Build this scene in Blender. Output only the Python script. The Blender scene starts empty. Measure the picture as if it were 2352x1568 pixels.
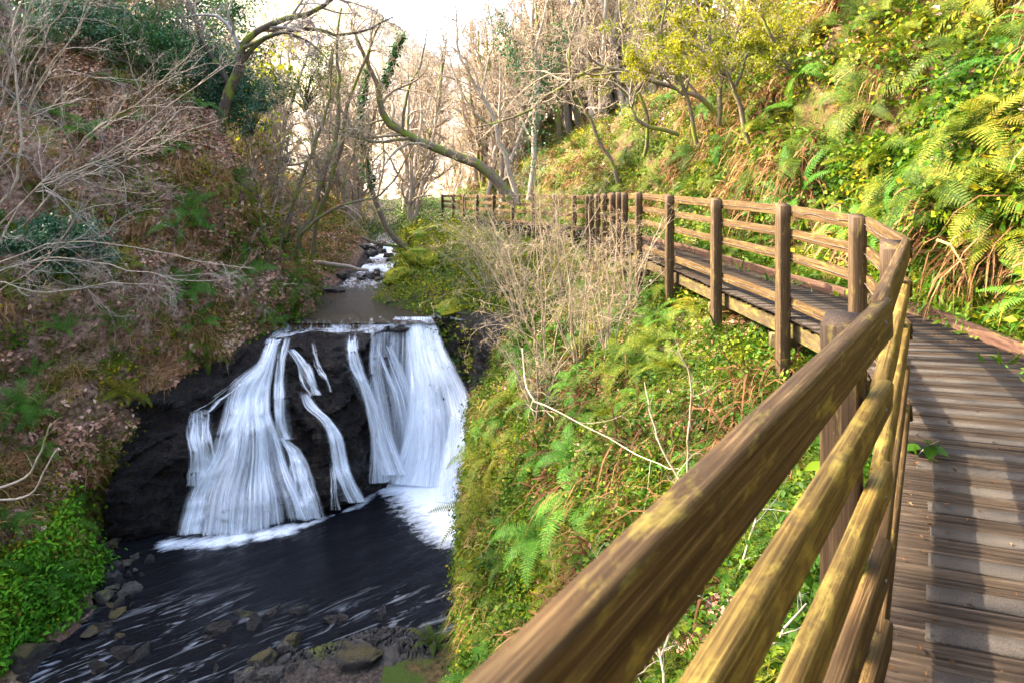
import bpy, bmesh, math, random
import numpy as np
from mathutils import Vector, Matrix
from mathutils.bvhtree import BVHTree
R = math.radians
scene = bpy.context.scene
COL = scene.collection
# ------------------------------------------------------------------ camera
FP, HV = 1500.0, 410.0          # focal length and horizon row, in units of a 2352-wide frame
cam_d = bpy.data.cameras.new('camera'); cam = bpy.data.objects.new('camera', cam_d); COL.objects.link(cam)
scene.camera = cam
cam.location = (0, 0, 0); cam.rotation_euler = (R(90), 0, 0)
cam_d.sensor_width = 36; cam_d.lens = FP/2352*36
cam_d.shift_y = -(784-HV)/2352
cam_d.clip_start = 0.05; cam_d.clip_end = 2000
cam_d.dof.use_dof = True; cam_d.dof.focus_distance = 9.0; cam_d.dof.aperture_fstop = 6.3
# ------------------------------------------------------------------ sky, sun, exposure
SUN = Vector((-0.80, 0.20, 0.58)).normalized()
world = bpy.data.worlds.new("World"); scene.world = world; world.use_nodes = True
wn = world.node_tree; wn.nodes.clear()
wo = wn.nodes.new('ShaderNodeOutputWorld'); wb = wn.nodes.new('ShaderNodeBackground'); sk = wn.nodes.new('ShaderNodeTexSky')
sk.sky_type = 'NISHITA'; sk.sun_disc = False
sk.sun_elevation = math.asin(SUN.z); sk.sun_rotation = math.atan2(SUN.x, SUN.y)
sk.air_density = 1.0; sk.dust_density = 5.0; sk.ozone_density = 1.2
wb.inputs['Strength'].default_value = 0.15
wn.links.new(sk.outputs[0], wb.inputs[0]); wn.links.new(wb.outputs[0], wo.inputs[0])
sd = bpy.data.lights.new('sun', 'SUN'); sd.energy = 2.4; sd.angle = R(0.5); sd.color = (1.0, 0.86, 0.66)
so = bpy.data.objects.new('sun', sd); COL.objects.link(so)
so.rotation_euler = (-SUN).to_track_quat('-Z', 'Y').to_euler(); so.location = SUN*60
scene.view_settings.view_transform = 'Standard'; scene.view_settings.look = 'None'
scene.view_settings.gamma = 1; scene.view_settings.exposure = 3.35
try:
    scene.cycles.transparent_max_bounces = 96
    scene.cycles.max_bounces = 6; scene.cycles.diffuse_bounces = 3; scene.cycles.use_denoising = True
except Exception: pass

def W(u, v, y):                   # frame position and depth -> point of the place
    return np.array([(u-1176)/FP*y, y, (HV-v)/FP*y])
def proj(P):
    y = np.maximum(P[..., 1], 0.05)
    return 1176+P[..., 0]/y*FP, HV-P[..., 2]/y*FP

# ------------------------------------------------------------------ noise
def _h(ix, iy, iz, s):
    n = (ix*374761393 + iy*668265263 + iz*2147483647 + s*1274126177) & 0xffffffff
    n = ((n ^ (n >> 13))*1274126177) & 0xffffffff
    n = (n ^ (n >> 16)) & 0xffffff
    return n/float(0xffffff)*2-1
def vnoise(P, s=0):
    P = np.asarray(P, float); f = np.floor(P); i = f.astype(np.int64); t = P-f; t = t*t*(3-2*t)
    r = 0
    for a in (0, 1):
        wa = t[..., 0] if a else 1-t[..., 0]
        for b in (0, 1):
            wb_ = t[..., 1] if b else 1-t[..., 1]
            for c in (0, 1):
                wc = t[..., 2] if c else 1-t[..., 2]
                r = r + wa*wb_*wc*_h(i[..., 0]+a, i[..., 1]+b, i[..., 2]+c, s)
    return r
def fbm(P, s=0, o=4, g=0.5):
    r = 0; a = 1.0; P = np.asarray(P, float)
    for k in range(o):
        r = r + a*vnoise(P*(2.03**k)+17.3*k, s+k); a *= g
    return r

# ------------------------------------------------------------------ mesh building
def mesh(name, V, F, mat, parent=None, smooth=False, uv=None, attr=None):
    V = np.ascontiguousarray(V, np.float32).reshape(-1, 3)
    me = bpy.data.meshes.new(name)
    me.vertices.add(len(V)); me.vertices.foreach_set('co', V.ravel())
    Fs = F if isinstance(F, (list, tuple)) else [F]
    Fs = [np.asarray(f, np.int32) for f in Fs if len(f)]
    nl = sum(f.size for f in Fs); npoly = sum(len(f) for f in Fs)
    me.loops.add(nl); me.loops.foreach_set('vertex_index', np.concatenate([f.ravel() for f in Fs]))
    me.polygons.add(npoly)
    tot = np.concatenate([np.full(len(f), f.shape[1], np.int32) for f in Fs])
    st = np.concatenate([[0], np.cumsum(tot)[:-1]]).astype(np.int32)
    me.polygons.foreach_set('loop_start', st)
    try: me.polygons.foreach_set('loop_total', tot)
    except Exception: pass
    me.update(calc_edges=True)
    if smooth: me.polygons.foreach_set('use_smooth', np.ones(npoly, bool))
    if uv is not None:
        l = me.uv_layers.new(name='UVMap'); idx = np.concatenate([f.ravel() for f in Fs])
        l.data.foreach_set('uv', np.asarray(uv, np.float32)[idx].ravel())
    if attr:
        for k, a in attr.items():
            at = me.attributes.new(k, 'FLOAT', 'POINT'); at.data.foreach_set('value', np.asarray(a, np.float32))
    me.validate()
    if mat: me.materials.append(mat)
    o = bpy.data.objects.new(name, me); COL.objects.link(o)
    if parent: o.parent = parent
    return o
def tag(o, label=None, cat=None, group=None, kind=None):
    if label: o['label'] = label
    if cat: o['category'] = cat
    if group: o['group'] = group
    if kind: o['kind'] = kind
    return o
def empty(name, loc=(0, 0, 0), label=None, cat=None, group=None, rot=(0, 0, 0)):
    o = bpy.data.objects.new(name, None); COL.objects.link(o); o.location = loc; o.rotation_euler = rot
    o.empty_display_size = 0.1
    return tag(o, label, cat, group)
def copy_tree(o, parent=None):
    c = o.copy(); COL.objects.link(c)
    if parent: c.parent = parent
    for ch in list(o.children): copy_tree(ch, c)
    return c
def grid_faces(nr, nc):
    a = np.arange((nr-1)*(nc-1)); r = a//(nc-1); c = a % (nc-1); b = r*nc+c
    return np.stack([b, b+1, b+nc+1, b+nc], 1)

class Tubes:
    def __init__(s): s.V = []; s.F = []; s.n = 0
    def add(s, P, r, k=5):
        P = np.asarray(P, float); n = len(P); r = np.broadcast_to(np.asarray(r, float), (n,))
        T = np.gradient(P, axis=0); T /= np.linalg.norm(T, axis=1)[:, None]+1e-9
        m = T.mean(0); ref = np.array([0, 0, 1.]) if abs(m[2]) < 0.8*np.linalg.norm(m) else np.array([1., 0.1, 0])
        A = np.cross(T, ref); A /= np.linalg.norm(A, axis=1)[:, None]+1e-9; B = np.cross(T, A)
        th = np.arange(k)*2*math.pi/k
        V = P[:, None]+r[:, None, None]*(np.cos(th)[None, :, None]*A[:, None]+np.sin(th)[None, :, None]*B[:, None])
        s.V.append(V.reshape(-1, 3))
        i = np.arange(n-1)[:, None]*k; j = np.arange(k)[None]; j2 = (j+1) % k
        s.F.append((np.stack([i+j, i+j2, i+k+j2, i+k+j], -1)+s.n).reshape(-1, 4)); s.n += n*k
    def build(s, name, mat, parent=None, smooth=True):
        if not s.V: return None
        return mesh(name, np.concatenate(s.V), np.concatenate(s.F), mat, parent, smooth)

def norm(a): return a/(np.linalg.norm(a, axis=-1, keepdims=True)+1e-9)
def curve(pts, n):                # Catmull-Rom through pts
    P = np.asarray(pts, float); Q = np.vstack([2*P[0]-P[1], P, 2*P[-1]-P[-2]])
    t = np.linspace(0, len(P)-1-1e-6, n); i = t.astype(int); f = (t-i)[:, None]
    a, b, c, d = Q[i], Q[i+1], Q[i+2], Q[i+3]
    return 0.5*((2*b)+(-a+c)*f+(2*a-5*b+4*c-d)*f*f+(-a+3*b-3*c+d)*f**3)
def leaves(P, A, N, size, aspect=0.5, fold=0.25):
    """folded two-face leaves: P base, A long axis, N face normal"""
    A = norm(A); S = norm(np.cross(A, N)); N2 = np.cross(S, A); size = np.broadcast_to(size, (len(P),))[:, None]
    tip = P+A*size; mid = P+A*size*0.45
    L = mid+S*size*aspect*0.5+N2*size*fold*0.4; Rr = mid-S*size*aspect*0.5+N2*size*fold*0.4
    V = np.stack([P, L, tip, Rr], 1).reshape(-1, 3); b = np.arange(len(P))[:, None]*4
    return V, np.concatenate([b+[0, 1, 2], b+[0, 2, 3]])
def blades(P, D, L, w, droop, n=4, side=None, rng=None, prof='grass'):
    """curved tapering blades, bending down under their weight"""
    N = len(P); D = norm(D); L = np.broadcast_to(L, (N,)); w = np.broadcast_to(w, (N,)); droop = np.broadcast_to(droop, (N,))
    if side is None: side = norm(np.cross(D, rng.normal(size=(N, 3))))
    V = np.zeros((N, n+1, 2, 3)); p = P.copy(); d = D.copy()
    for k in range(n+1):
        t = k/n
        ww = (1-t**2.2)*0.9+0.06 if prof == 'grass' else max(0.06, math.sin(math.pi*min(1, 0.08+t*0.92))**0.8)
        V[:, k, 0] = p-side*(w*ww*0.5)[:, None]; V[:, k, 1] = p+side*(w*ww*0.5)[:, None]
        p = p+d*(L/n)[:, None]; d = d.copy(); d[:, 2] -= droop/n*1.6; d = norm(d)
    b = np.arange(N)[:, None, None]*(2*(n+1)); k = np.arange(n)[None, :, None]*2
    F = (b+k+np.array([0, 1, 3, 2])[None, None]).reshape(-1, 4)
    return V.reshape(-1, 3), F
class Bag:
    def __init__(s): s.V = []; s.F = {3: [], 4: []}; s.n = 0
    def add(s, VF):
        V, F = VF
        if len(V) == 0: return
        s.V.append(V); s.F[F.shape[1]].append(F+s.n); s.n += len(V)
    def build(s, name, mat, parent=None, smooth=False):
        F = [np.concatenate(f) for f in s.F.values() if f]
        return mesh(name, np.concatenate(s.V), F, mat, parent, smooth)

# ------------------------------------------------------------------ materials
def newmat(name):
    m = bpy.data.materials.new(name); m.use_nodes = True; nt = m.node_tree; nt.nodes.clear()
    out = nt.nodes.new('ShaderNodeOutputMaterial'); return m, nt, out
def nd(nt, t, **k):
    n = nt.nodes.new('ShaderNode'+t)
    for a, b in k.items():
        if a in n.inputs.keys() if isinstance(a, str) else False: n.inputs[a].default_value = b
        else: setattr(n, a, b)
    return n
def ramp(nt, fac, stops, interp='LINEAR'):
    r = nt.nodes.new('ShaderNodeValToRGB'); r.color_ramp.interpolation = interp
    e = r.color_ramp.elements
    while len(e) < len(stops): e.new(0.5)
    for i, (p, c) in enumerate(stops):
        e[i].position = p; e[i].color = (*c, 1) if len(c) == 3 else c
    nt.links.new(fac, r.inputs[0]); return r.outputs[0]
def g(v): return (v, v, v)
def noise(nt, vec, scale, detail=4, rough=0.55, dist=0.0):
    n = nd(nt, 'TexNoise'); n.inputs['Scale'].default_value = scale; n.inputs['Detail'].default_value = detail
    n.inputs['Roughness'].default_value = rough; n.inputs['Distortion'].default_value = dist
    if vec is not None: nt.links.new(vec, n.inputs['Vector'])
    return n.outputs['Fac']
def mapping(nt, src, scale=(1, 1, 1), rot=(0, 0, 0)):
    m = nd(nt, 'Mapping'); m.inputs['Scale'].default_value = scale; m.inputs['Rotation'].default_value = rot
    nt.links.new(src, m.inputs['Vector']); return m.outputs[0]
def mix(nt, fac, a, b):
    m = nt.nodes.new('ShaderNodeMix'); m.data_type = 'RGBA'
    for s, v in ((0, fac), (6, a), (7, b)):
        if isinstance(v, (int, float)): m.inputs[s].default_value = v
        elif isinstance(v, tuple): m.inputs[s].default_value = (*v, 1)
        else: nt.links.new(v, m.inputs[s])
    return m.outputs[2]
def math_(nt, op, a, b=None):
    m = nd(nt, 'Math', operation=op)
    for i, v in enumerate((a, b)):
        if v is None: continue
        if isinstance(v, (int, float)): m.inputs[i].default_value = v
        else: nt.links.new(v, m.inputs[i])
    return m.outputs[0]
def bump(nt, h, strength=0.5, dist=0.02):
    b = nd(nt, 'Bump'); b.inputs['Strength'].default_value = strength; b.inputs['Distance'].default_value = dist
    nt.links.new(h, b.inputs['Height']); return b.outputs[0]
def princ(nt, out, col, rough=0.7, nrm=None, spec=0.5):
    p = nt.nodes.new('ShaderNodeBsdfPrincipled')
    for k, v in (('Base Color', col), ('Roughness', rough), ('Specular IOR Level', spec)):
        if isinstance(v, (int, float)): p.inputs[k].default_value = v
        elif isinstance(v, tuple): p.inputs[k].default_value = (*v, 1)
        else: nt.links.new(v, p.inputs[k])
    if nrm is not None: nt.links.new(nrm, p.inputs['Normal'])
    if out: nt.links.new(p.outputs[0], out.inputs[0])
    return p
def leaf_mat(name, stops, trans=0.35, rough=0.6, spec=0.10, patch=None, pscale=0.8):
    m, nt, out = newmat(name)
    geo = nd(nt, 'NewGeometry'); oi = nd(nt, 'ObjectInfo')
    tc = nd(nt, 'TexCoord')
    f = geo.outputs['Random Per Island']
    n1 = noise(nt, geo.outputs['Position'], pscale, 3)
    f = math_(nt, 'ADD', math_(nt, 'MULTIPLY', f, 0.6), math_(nt, 'MULTIPLY', math_(nt, 'SUBTRACT', n1, 0.5), 1.6))
    f = math_(nt, 'ADD', f, math_(nt, 'MULTIPLY', oi.outputs['Random'], 0.35))
    c = ramp(nt, f, stops)
    p = princ(nt, None, c, rough, spec=spec)
    t = nd(nt, 'BsdfTranslucent'); nt.links.new(c, t.inputs[0])
    mx = nd(nt, 'MixShader'); mx.inputs[0].default_value = trans
    nt.links.new(p.outputs[0], mx.inputs[1]); nt.links.new(t.outputs[0], mx.inputs[2]); nt.links.new(mx.outputs[0], out.inputs[0])
    return m
M = {}
M['fern'] = leaf_mat('fern_green', [(0.0, (0.0134, 0.0370, 0.0027)), (0.45, (0.0504, 0.0851, 0.0045)), (0.8, (0.1344, 0.1406, 0.0090)), (1.0, (0.3024, 0.1998, 0.0270))], 0.3)
M['fern_shade'] = leaf_mat('fern_deep_green', [(0.0, (0.02, 0.075, 0.008)), (0.5, (0.05, 0.14, 0.012)), (1.0, (0.13, 0.24, 0.03))], 0.35)
M['deadfern'] = leaf_mat('rusty_dead_fern', [(0.0, (0.064, 0.028, 0.012)), (0.5, (0.136, 0.064, 0.024)), (1.0, (0.288, 0.168, 0.072))], 0.2, 0.7, 0.1)
M['herb'] = leaf_mat('bright_herb', [(0.0, (0.0090, 0.0333, 0.0018)), (0.4, (0.0392, 0.0999, 0.0036)), (0.72, (0.1232, 0.1702, 0.0054)), (1.0, (0.3360, 0.2294, 0.0090))], 0.28, 0.5)
M['herb2'] = leaf_mat('ramsons', [(0.0, (0.0134, 0.0518, 0.0027)), (0.5, (0.0448, 0.1184, 0.0054)), (1.0, (0.1232, 0.1850, 0.0090))], 0.35, 0.5, 0.2)
M['ivy'] = leaf_mat('ivy_leaf', [(0.0, (0.015, 0.05, 0.015)), (0.6, (0.04, 0.12, 0.03)), (1.0, (0.09, 0.20, 0.05))], 0.2, 0.5, 0.2)
M['holly'] = leaf_mat('holly_leaf', [(0.0, (0.02, 0.06, 0.03)), (0.6, (0.05, 0.12, 0.06)), (1.0, (0.12, 0.20, 0.11))], 0.12, 0.5, 0.12)
M['litter'] = leaf_mat('dead_leaf', [(0.0, (0.16, 0.06, 0.03)), (0.4, (0.42, 0.21, 0.13)), (0.75, (0.62, 0.37, 0.26)), (1.0, (0.78, 0.55, 0.43))], 0.15, 0.7, 0.08)
M['straw'] = leaf_mat('straw_grass', [(0.0, (0.154, 0.074, 0.028)), (0.5, (0.330, 0.179, 0.066)), (1.0, (0.528, 0.336, 0.154))], 0.25, 0.6, 0.2)
M['grass'] = leaf_mat('grass_blade', [(0.0, (0.0224, 0.0481, 0.0036)), (0.5, (0.0784, 0.1036, 0.0072)), (1.0, (0.2240, 0.1776, 0.0180))], 0.35, 0.4)
M['moss'] = leaf_mat('moss_tips', [(0.0, (0.04, 0.06, 0.003)), (0.5, (0.13, 0.15, 0.006)), (1.0, (0.32, 0.27, 0.01))], 0.2, 0.8, 0.1)
M['newleaf'] = leaf_mat('young_leaf', [(0.0, (0.0904, 0.1283, 0.0049)), (0.5, (0.2200, 0.2243, 0.0077)), (1.0, (0.3616, 0.2940, 0.0147))], 0.5, 0.4)
M['hay'] = leaf_mat('dry_hill_grass', [(0.0, (0.248, 0.168, 0.112)), (0.5, (0.372, 0.288, 0.198)), (1.0, (0.434, 0.384, 0.248))], 0.3, 0.8, 0.1, pscale=0.05)

def bark(name, c1, c2, moss=0.0, sc=6):
    m, nt, out = newmat(name); geo = nd(nt, 'NewGeometry'); P = geo.outputs['Position']
    n1 = noise(nt, mapping(nt, P, (1, 1, 0.3)), sc*4, 5, 0.65); c = ramp(nt, n1, [(0.3, c1), (0.7, c2)])
    if moss:
        n2 = noise(nt, P, sc*0.4, 4)
        c = mix(nt, ramp(nt, n2, [(0.62-moss*0.3, g(0)), (0.72-moss*0.3, g(1))]), c, (0.13, 0.15, 0.02))
    princ(nt, out, c, 0.85, bump(nt, n1, 0.6, 0.02), 0.2); return m
M['bark'] = bark('bark_brown', (0.07, 0.05, 0.035), (0.20, 0.15, 0.10), 0.45)
M['bark_dark'] = bark('bark_dark', (0.035, 0.026, 0.02), (0.11, 0.085, 0.06), 0.4)
M['bark_pale'] = bark('bark_pale', (0.20, 0.15, 0.11), (0.42, 0.34, 0.26), 0.1)
M['twig'] = bark('twig_tan', (0.18, 0.13, 0.085), (0.42, 0.33, 0.22), 0.0)
M['twig_grey'] = bark('twig_grey', (0.15, 0.12, 0.10), (0.36, 0.31, 0.27), 0.0)
M['twig_dark'] = bark('twig_dark', (0.06, 0.045, 0.035), (0.18, 0.14, 0.10), 0.0)

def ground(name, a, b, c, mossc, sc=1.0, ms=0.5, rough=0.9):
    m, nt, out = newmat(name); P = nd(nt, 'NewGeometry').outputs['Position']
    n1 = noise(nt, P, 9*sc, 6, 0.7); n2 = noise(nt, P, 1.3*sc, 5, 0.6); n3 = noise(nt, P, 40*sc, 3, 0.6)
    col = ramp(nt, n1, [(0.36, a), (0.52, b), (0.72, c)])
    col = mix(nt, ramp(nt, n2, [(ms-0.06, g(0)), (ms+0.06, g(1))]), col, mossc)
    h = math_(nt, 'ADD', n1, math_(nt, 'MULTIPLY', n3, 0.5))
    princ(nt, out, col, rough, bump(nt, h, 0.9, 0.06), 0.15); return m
M['soil_left'] = ground('leafy_soil', (0.05, 0.028, 0.016), (0.20, 0.115, 0.08), (0.42, 0.27, 0.20), (0.12, 0.11, 0.015), 1.0, 0.62)
M['soil_right'] = ground('mossy_soil', (0.03, 0.022, 0.01), (0.10, 0.06, 0.025), (0.20, 0.12, 0.05), (0.07, 0.085, 0.01), 1.0, 0.5)
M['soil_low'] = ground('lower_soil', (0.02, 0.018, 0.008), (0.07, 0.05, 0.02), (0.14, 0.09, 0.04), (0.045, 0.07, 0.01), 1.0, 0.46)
M['bedmat'] = ground('stream_bed_gravel', (0.02, 0.016, 0.013), (0.06, 0.045, 0.035), (0.14, 0.11, 0.09), (0.05, 0.05, 0.02), 1.5, 0.68)
M['mossrock'] = ground('moss_cushion', (0.06, 0.065, 0.006), (0.17, 0.17, 0.01), (0.34, 0.27, 0.012), (0.10, 0.16, 0.01), 2.0, 0.55)

def rockmat(name, a, b, wet, moss=None, mcol=(0.12, 0.13, 0.015)):
    m, nt, out = newmat(name); P = nd(nt, 'NewGeometry').outputs['Position']
    n1 = noise(nt, P, 5, 7, 0.65); n2 = noise(nt, P, 26, 5, 0.7); n3 = noise(nt, P, 1.4, 4)
    col = ramp(nt, n1, [(0.35, a), (0.7, b)])
    if moss is not None:
        nz = nd(nt, 'SeparateXYZ'); nt.links.new(nd(nt, 'NewGeometry').outputs['Normal'], nz.inputs[0])
        f = math_(nt, 'ADD', math_(nt, 'MULTIPLY', nz.outputs[2], 0.35), n3)
        col = mix(nt, ramp(nt, f, [(moss, g(0)), (moss+0.12, g(1))]), col, mcol)
    ro = ramp(nt, n2, [(0.3, g(wet)), (0.7, g(min(1, wet+0.25)))])
    princ(nt, out, col, ro, bump(nt, math_(nt, 'ADD', n1, n2), 1.0, 0.13), 0.5); return m
M['wetrock'] = rockmat('wet_black_rock', (0.002, 0.0014, 0.0012), (0.030, 0.019, 0.015), 0.18)
M['stone'] = rockmat('grey_stone', (0.03, 0.025, 0.021), (0.13, 0.11, 0.09), 0.5, 0.92)
M['stone_wet'] = rockmat('wet_stone', (0.01, 0.008, 0.007), (0.045, 0.036, 0.03), 0.25, 0.95, (0.06, 0.06, 0.015))
M['stone_moss'] = rockmat('mossy_stone', (0.02, 0.015, 0.012), (0.08, 0.062, 0.048), 0.6, 0.62, (0.09, 0.065, 0.015))
# ================================================================== lie of the land
OXK = np.array([(-6, -5.0), (0.5, -0.04), (1.97, 1.09), (3.9, 2.34), (5.7, 3.08), (7, 2.96), (8.8, 2.81), (10.8, 2.66), (12.6, 2.5), (14.3, 2.38), (16, 2.3), (19, 2.2), (22, 1.2), (26, -0.6), (30, -2.3), (36, -4.2), (60, -8)], float)
IXK = np.array([(-6, -3.2), (0.5, 2.0), (2, 3.1), (4, 4.15), (5.7, 4.5), (7, 4.5), (8, 4.22), (9.5, 4.02), (12.5, 3.72), (16, 3.6), (19, 3.5), (22, 2.6), (26, 0.9), (30, -0.9), (36, -2.6), (60, -6)], float)
HK = np.array([(-6, 0.38), (3.9, 0.36), (5.7, 0.34), (7, 0.29), (12.6, 0.29), (14.3, 0.33), (19, 0.5), (30, 0.76), (60, 1.5)], float)  # eye above top rail
def OX(y): return np.interp(y, OXK[:, 0], OXK[:, 1])
def IX(y): return np.interp(y, IXK[:, 0], IXK[:, 1])
def HR(y): return np.interp(y, HK[:, 0], HK[:, 1])
def DZ(y): return -HR(y)-1.2
def row(y, *L):
    """(x, z) across the valley; 'o'/'i' = offset from the outer/inner edge of the boardwalk"""
    r = []
    for p in L:
        if p[0] == 'o': r.append((OX(y)+p[1], p[2]))
        elif p[0] == 'i': r.append((IX(y)+p[1], p[2]))
        else: r.append(p)
    return y, np.array(r, float)
def bankpts(y, f=1.0):
    d = float(DZ(y))
    return ('i', .12, d-.05), ('i', .55, d+.25), ('i', 2.1, 2.3*f), ('i', 4.2, 6.0*f), ('i', 28, 22*f)
ROWS = [
 row(-4, (-60,26),(-40,18),(-26,8),(-16,0),(-10.5,-6.2),(-9.6,-8.3),(-7,-8.6),(-4,-8.5),(-3.6,-7.9),(-3.2,-6.6),(-3.4,-4.6),('o',-.1,-2.7), *bankpts(-4)),
 row(2, (-60,26),(-40,18),(-26,8),(-16,0),(-10.5,-6.2),(-9.6,-8.3),(-7,-8.6),(-4,-8.5),(-2.2,-7.9),(-1.7,-6.6),(-.4,-4.4),('o',-.1,-2.5), *bankpts(2)),
 row(6, (-60,26),(-40,18),(-26,8),(-16,0),(-10.2,-6),(-9.3,-8.2),(-7,-8.4),(-4,-8.2),(-1.4,-7.9),(-.9,-6.2),(.6,-4.2),('o',-.1,-2.35), *bankpts(6)),
 row(8, (-60,26),(-40,18),(-25,8),(-15,-.6),(-10,-6),(-9.2,-8.1),(-7,-8.3),(-4,-8.1),(-.75,-7.9),(-.32,-5.7),(.95,-3.9),('o',-.1,-2.2), *bankpts(8)),
 row(9.5, (-60,26),(-40,18),(-25,8),(-14.5,-1),(-9.8,-6.2),(-8.9,-7.9),(-6.5,-8.3),(-3.6,-7.95),(-.38,-7.9),(-.2,-5.5),(1.0,-3.8),('o',-.1,-2.1), *bankpts(9.5)),
 row(10.6, (-60,26),(-40,18),(-24,8),(-14,-1.4),(-9.6,-6.4),(-8.6,-7.85),(-6.4,-8.3),(-3.6,-7.88),(-.55,-7.9),(-.34,-5.3),(1.05,-3.75),('o',-.1,-2.1), *bankpts(10.6)),
 row(11.6, (-60,26),(-40,18),(-24,8),(-13.5,-1.5),(-9.5,-6.6),(-8.3,-7.85),(-6.2,-8.4),(-3.4,-8.3),(-.7,-8.1),(-.5,-5.1),(1.05,-3.7),('o',-.1,-2.15), *bankpts(11.6)),
 row(13, (-60,26),(-40,18),(-24,8),(-13.2,-1.8),(-9.5,-6.4),(-8.7,-7.9),(-6.4,-8.6),(-3.2,-8.6),(-.8,-8.4),(-.68,-4.8),(1.0,-3.5),('o',-.1,-2.15), *bankpts(13)),
 row(14.2, (-60,26),(-40,18),(-24,8),(-12.8,-1.8),(-9.5,-6.0),(-9.0,-8.2),(-6.8,-8.6),(-3,-8.6),(-.75,-8.4),(-.55,-4.5),(1.1,-3.2),('o',-.1,-2.15), *bankpts(14.2)),
 row(15.3, (-60,26),(-40,18),(-24,8.4),(-12.2,-1.6),(-9.1,-5.5),(-9.0,-8.3),(-6.8,-8.6),(-3,-8.6),(-.2,-8.4),(0.0,-3.75),(1.2,-3.1),('o',-.1,-2.15), *bankpts(15.3)),
 row(16.4, (-60,26),(-40,18),(-24,9),(-11.6,-.6),(-8.2,-4.8),(-8.2,-8.3),(-6.6,-8.6),(-3,-8.6),(.1,-8.4),(.2,-3.7),(1.2,-3.2),('o',-.1,-2.2), *bankpts(16.4)),
 row(17.4, (-60,27),(-40,19),(-23,10),(-10.6,.8),(-7.1,-4.3),(-7.0,-8.4),(-6.2,-8.6),(-3,-8.6),(-.9,-8.4),(-.6,-3.7),(1.0,-3.3),('o',-.1,-2.2), *bankpts(17.4)),
 row(18.35, (-60,27),(-40,19),(-22,10.5),(-9.6,1.8),(-6.5,-3.7),(-6.3,-8.2),(-5.5,-8.4),(-3.4,-8.4),(-1.9,-8.2),(-1.6,-3.68),(.8,-3.4),('o',-.1,-2.3), *bankpts(18.3, .9)),
 row(18.9, (-60,27),(-40,19),(-22,10.5),(-9.4,1.9),(-6.3,-3.6),(-6.1,-4.15),(-5.5,-4.4),(-3.4,-4.4),(-2.2,-4.2),(-1.8,-3.68),(.8,-3.4),('o',-.1,-2.3), *bankpts(18.3, .9)),
 row(19.6, (-60,26),(-40,18),(-20,10),(-9.2,2.2),(-6.1,-3.3),(-5.9,-4.0),(-5.3,-4.3),(-3.6,-4.3),(-2.9,-3.95),(-1.9,-3.7),(.6,-3.4),('o',-.1,-2.3), *bankpts(19.6, .8)),
 row(21, (-60,24),(-40,16),(-20,8),(-10.2,.6),(-6.9,-3.2),(-6.6,-4.0),(-6,-4.3),(-4.9,-4.3),(-4.5,-3.9),(-2.4,-3.6),(.2,-3.3),('o',-.1,-2.3), *bankpts(21, .65)),
 row(23.5, (-60,22),(-40,14),(-20,5),(-12,-.6),(-7.6,-3.2),(-7.0,-3.9),(-6.3,-4.15),(-4.9,-4.15),(-4.35,-3.7),(-3.3,-3.0),(-.8,-3.0),('o',-.1,-2.4), *bankpts(23.5, .5)),
 row(26, (-60,20),(-40,12),(-22,4),(-13,-.6),(-8.2,-2.9),(-6.6,-3.4),(-6.1,-3.85),(-4.9,-3.8),(-4.4,-3.3),(-3.9,-2.3),(-2.2,-2.2),('o',-.1,-2.3), *bankpts(26, .4)),
 row(30, (-60,18),(-40,11),(-24,4),(-14,-.6),(-8.4,-2.4),(-6.9,-2.9),(-6.5,-3.2),(-5.4,-3.2),(-5.1,-2.8),(-4.6,-2.4),(-3.4,-2.3),('o',-.1,-2.3), *bankpts(30, .35)),
 row(38, (-60,17),(-42,10),(-28,4),(-18,.5),(-11,-1.8),(-8.6,-2.7),(-8,-3.1),(-7,-3.1),(-6.4,-2.6),(-6,-2.2),(-5,-2.3),('o',-.1,-2.4), *bankpts(38, .35)),
 row(50, (-60,16),(-44,10),(-32,5),(-22,2),(-14,-.6),(-10.6,-1.4),(-10,-1.6),(-9,-1.6),(-8.4,-1.4),(-8,-1.4),(-7.4,-1.4),('o',-.1,-1.4), ('i',.12,-1.4),('i',.55,-1.2),('i',6,1.5),('i',14,4),('i',34,10)),
]
SY = np.array([r[0] for r in ROWS], float); SP = np.array([r[1] for r in ROWS])
YG = np.concatenate([np.arange(-4, 3, .25), np.arange(3, 24, .1), np.arange(24, 50.01, .3)])
SEG = [5, 8, 14, 50, 14, 7, 10, 8, 14, 22, 26, 8, 4, 24, 22, 16]   # columns per span
TG = np.concatenate([i+np.arange(n)/n for i, n in enumerate(SEG)]+[[16.0]])
def loft(yv, tv):
    yi = np.clip(np.searchsorted(SY, yv, 'right')-1, 0, len(SY)-2); fy = (yv-SY[yi])/(SY[yi+1]-SY[yi]); fy = np.clip(fy, 0, 1)
    ti = np.clip(tv.astype(int), 0, 15); ft = tv-ti
    fy = fy[:, None, None]
    A = SP[yi]*(1-fy)+SP[yi+1]*fy
    return A[:, ti]*(1-ft)[None, :, None]+A[:, ti+1]*ft[None, :, None]
XZ = loft(YG, TG)
keep = XZ.copy()
for _ in range(3):
    Q = XZ.copy(); Q[1:-1] = (XZ[:-2]+2*XZ[1:-1]+XZ[2:])/4; XZ = Q
    Q = XZ.copy(); Q[:, 1:-1] = (XZ[:, :-2]+2*XZ[:, 1:-1]+XZ[:, 2:])/4; XZ = Q
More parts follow.
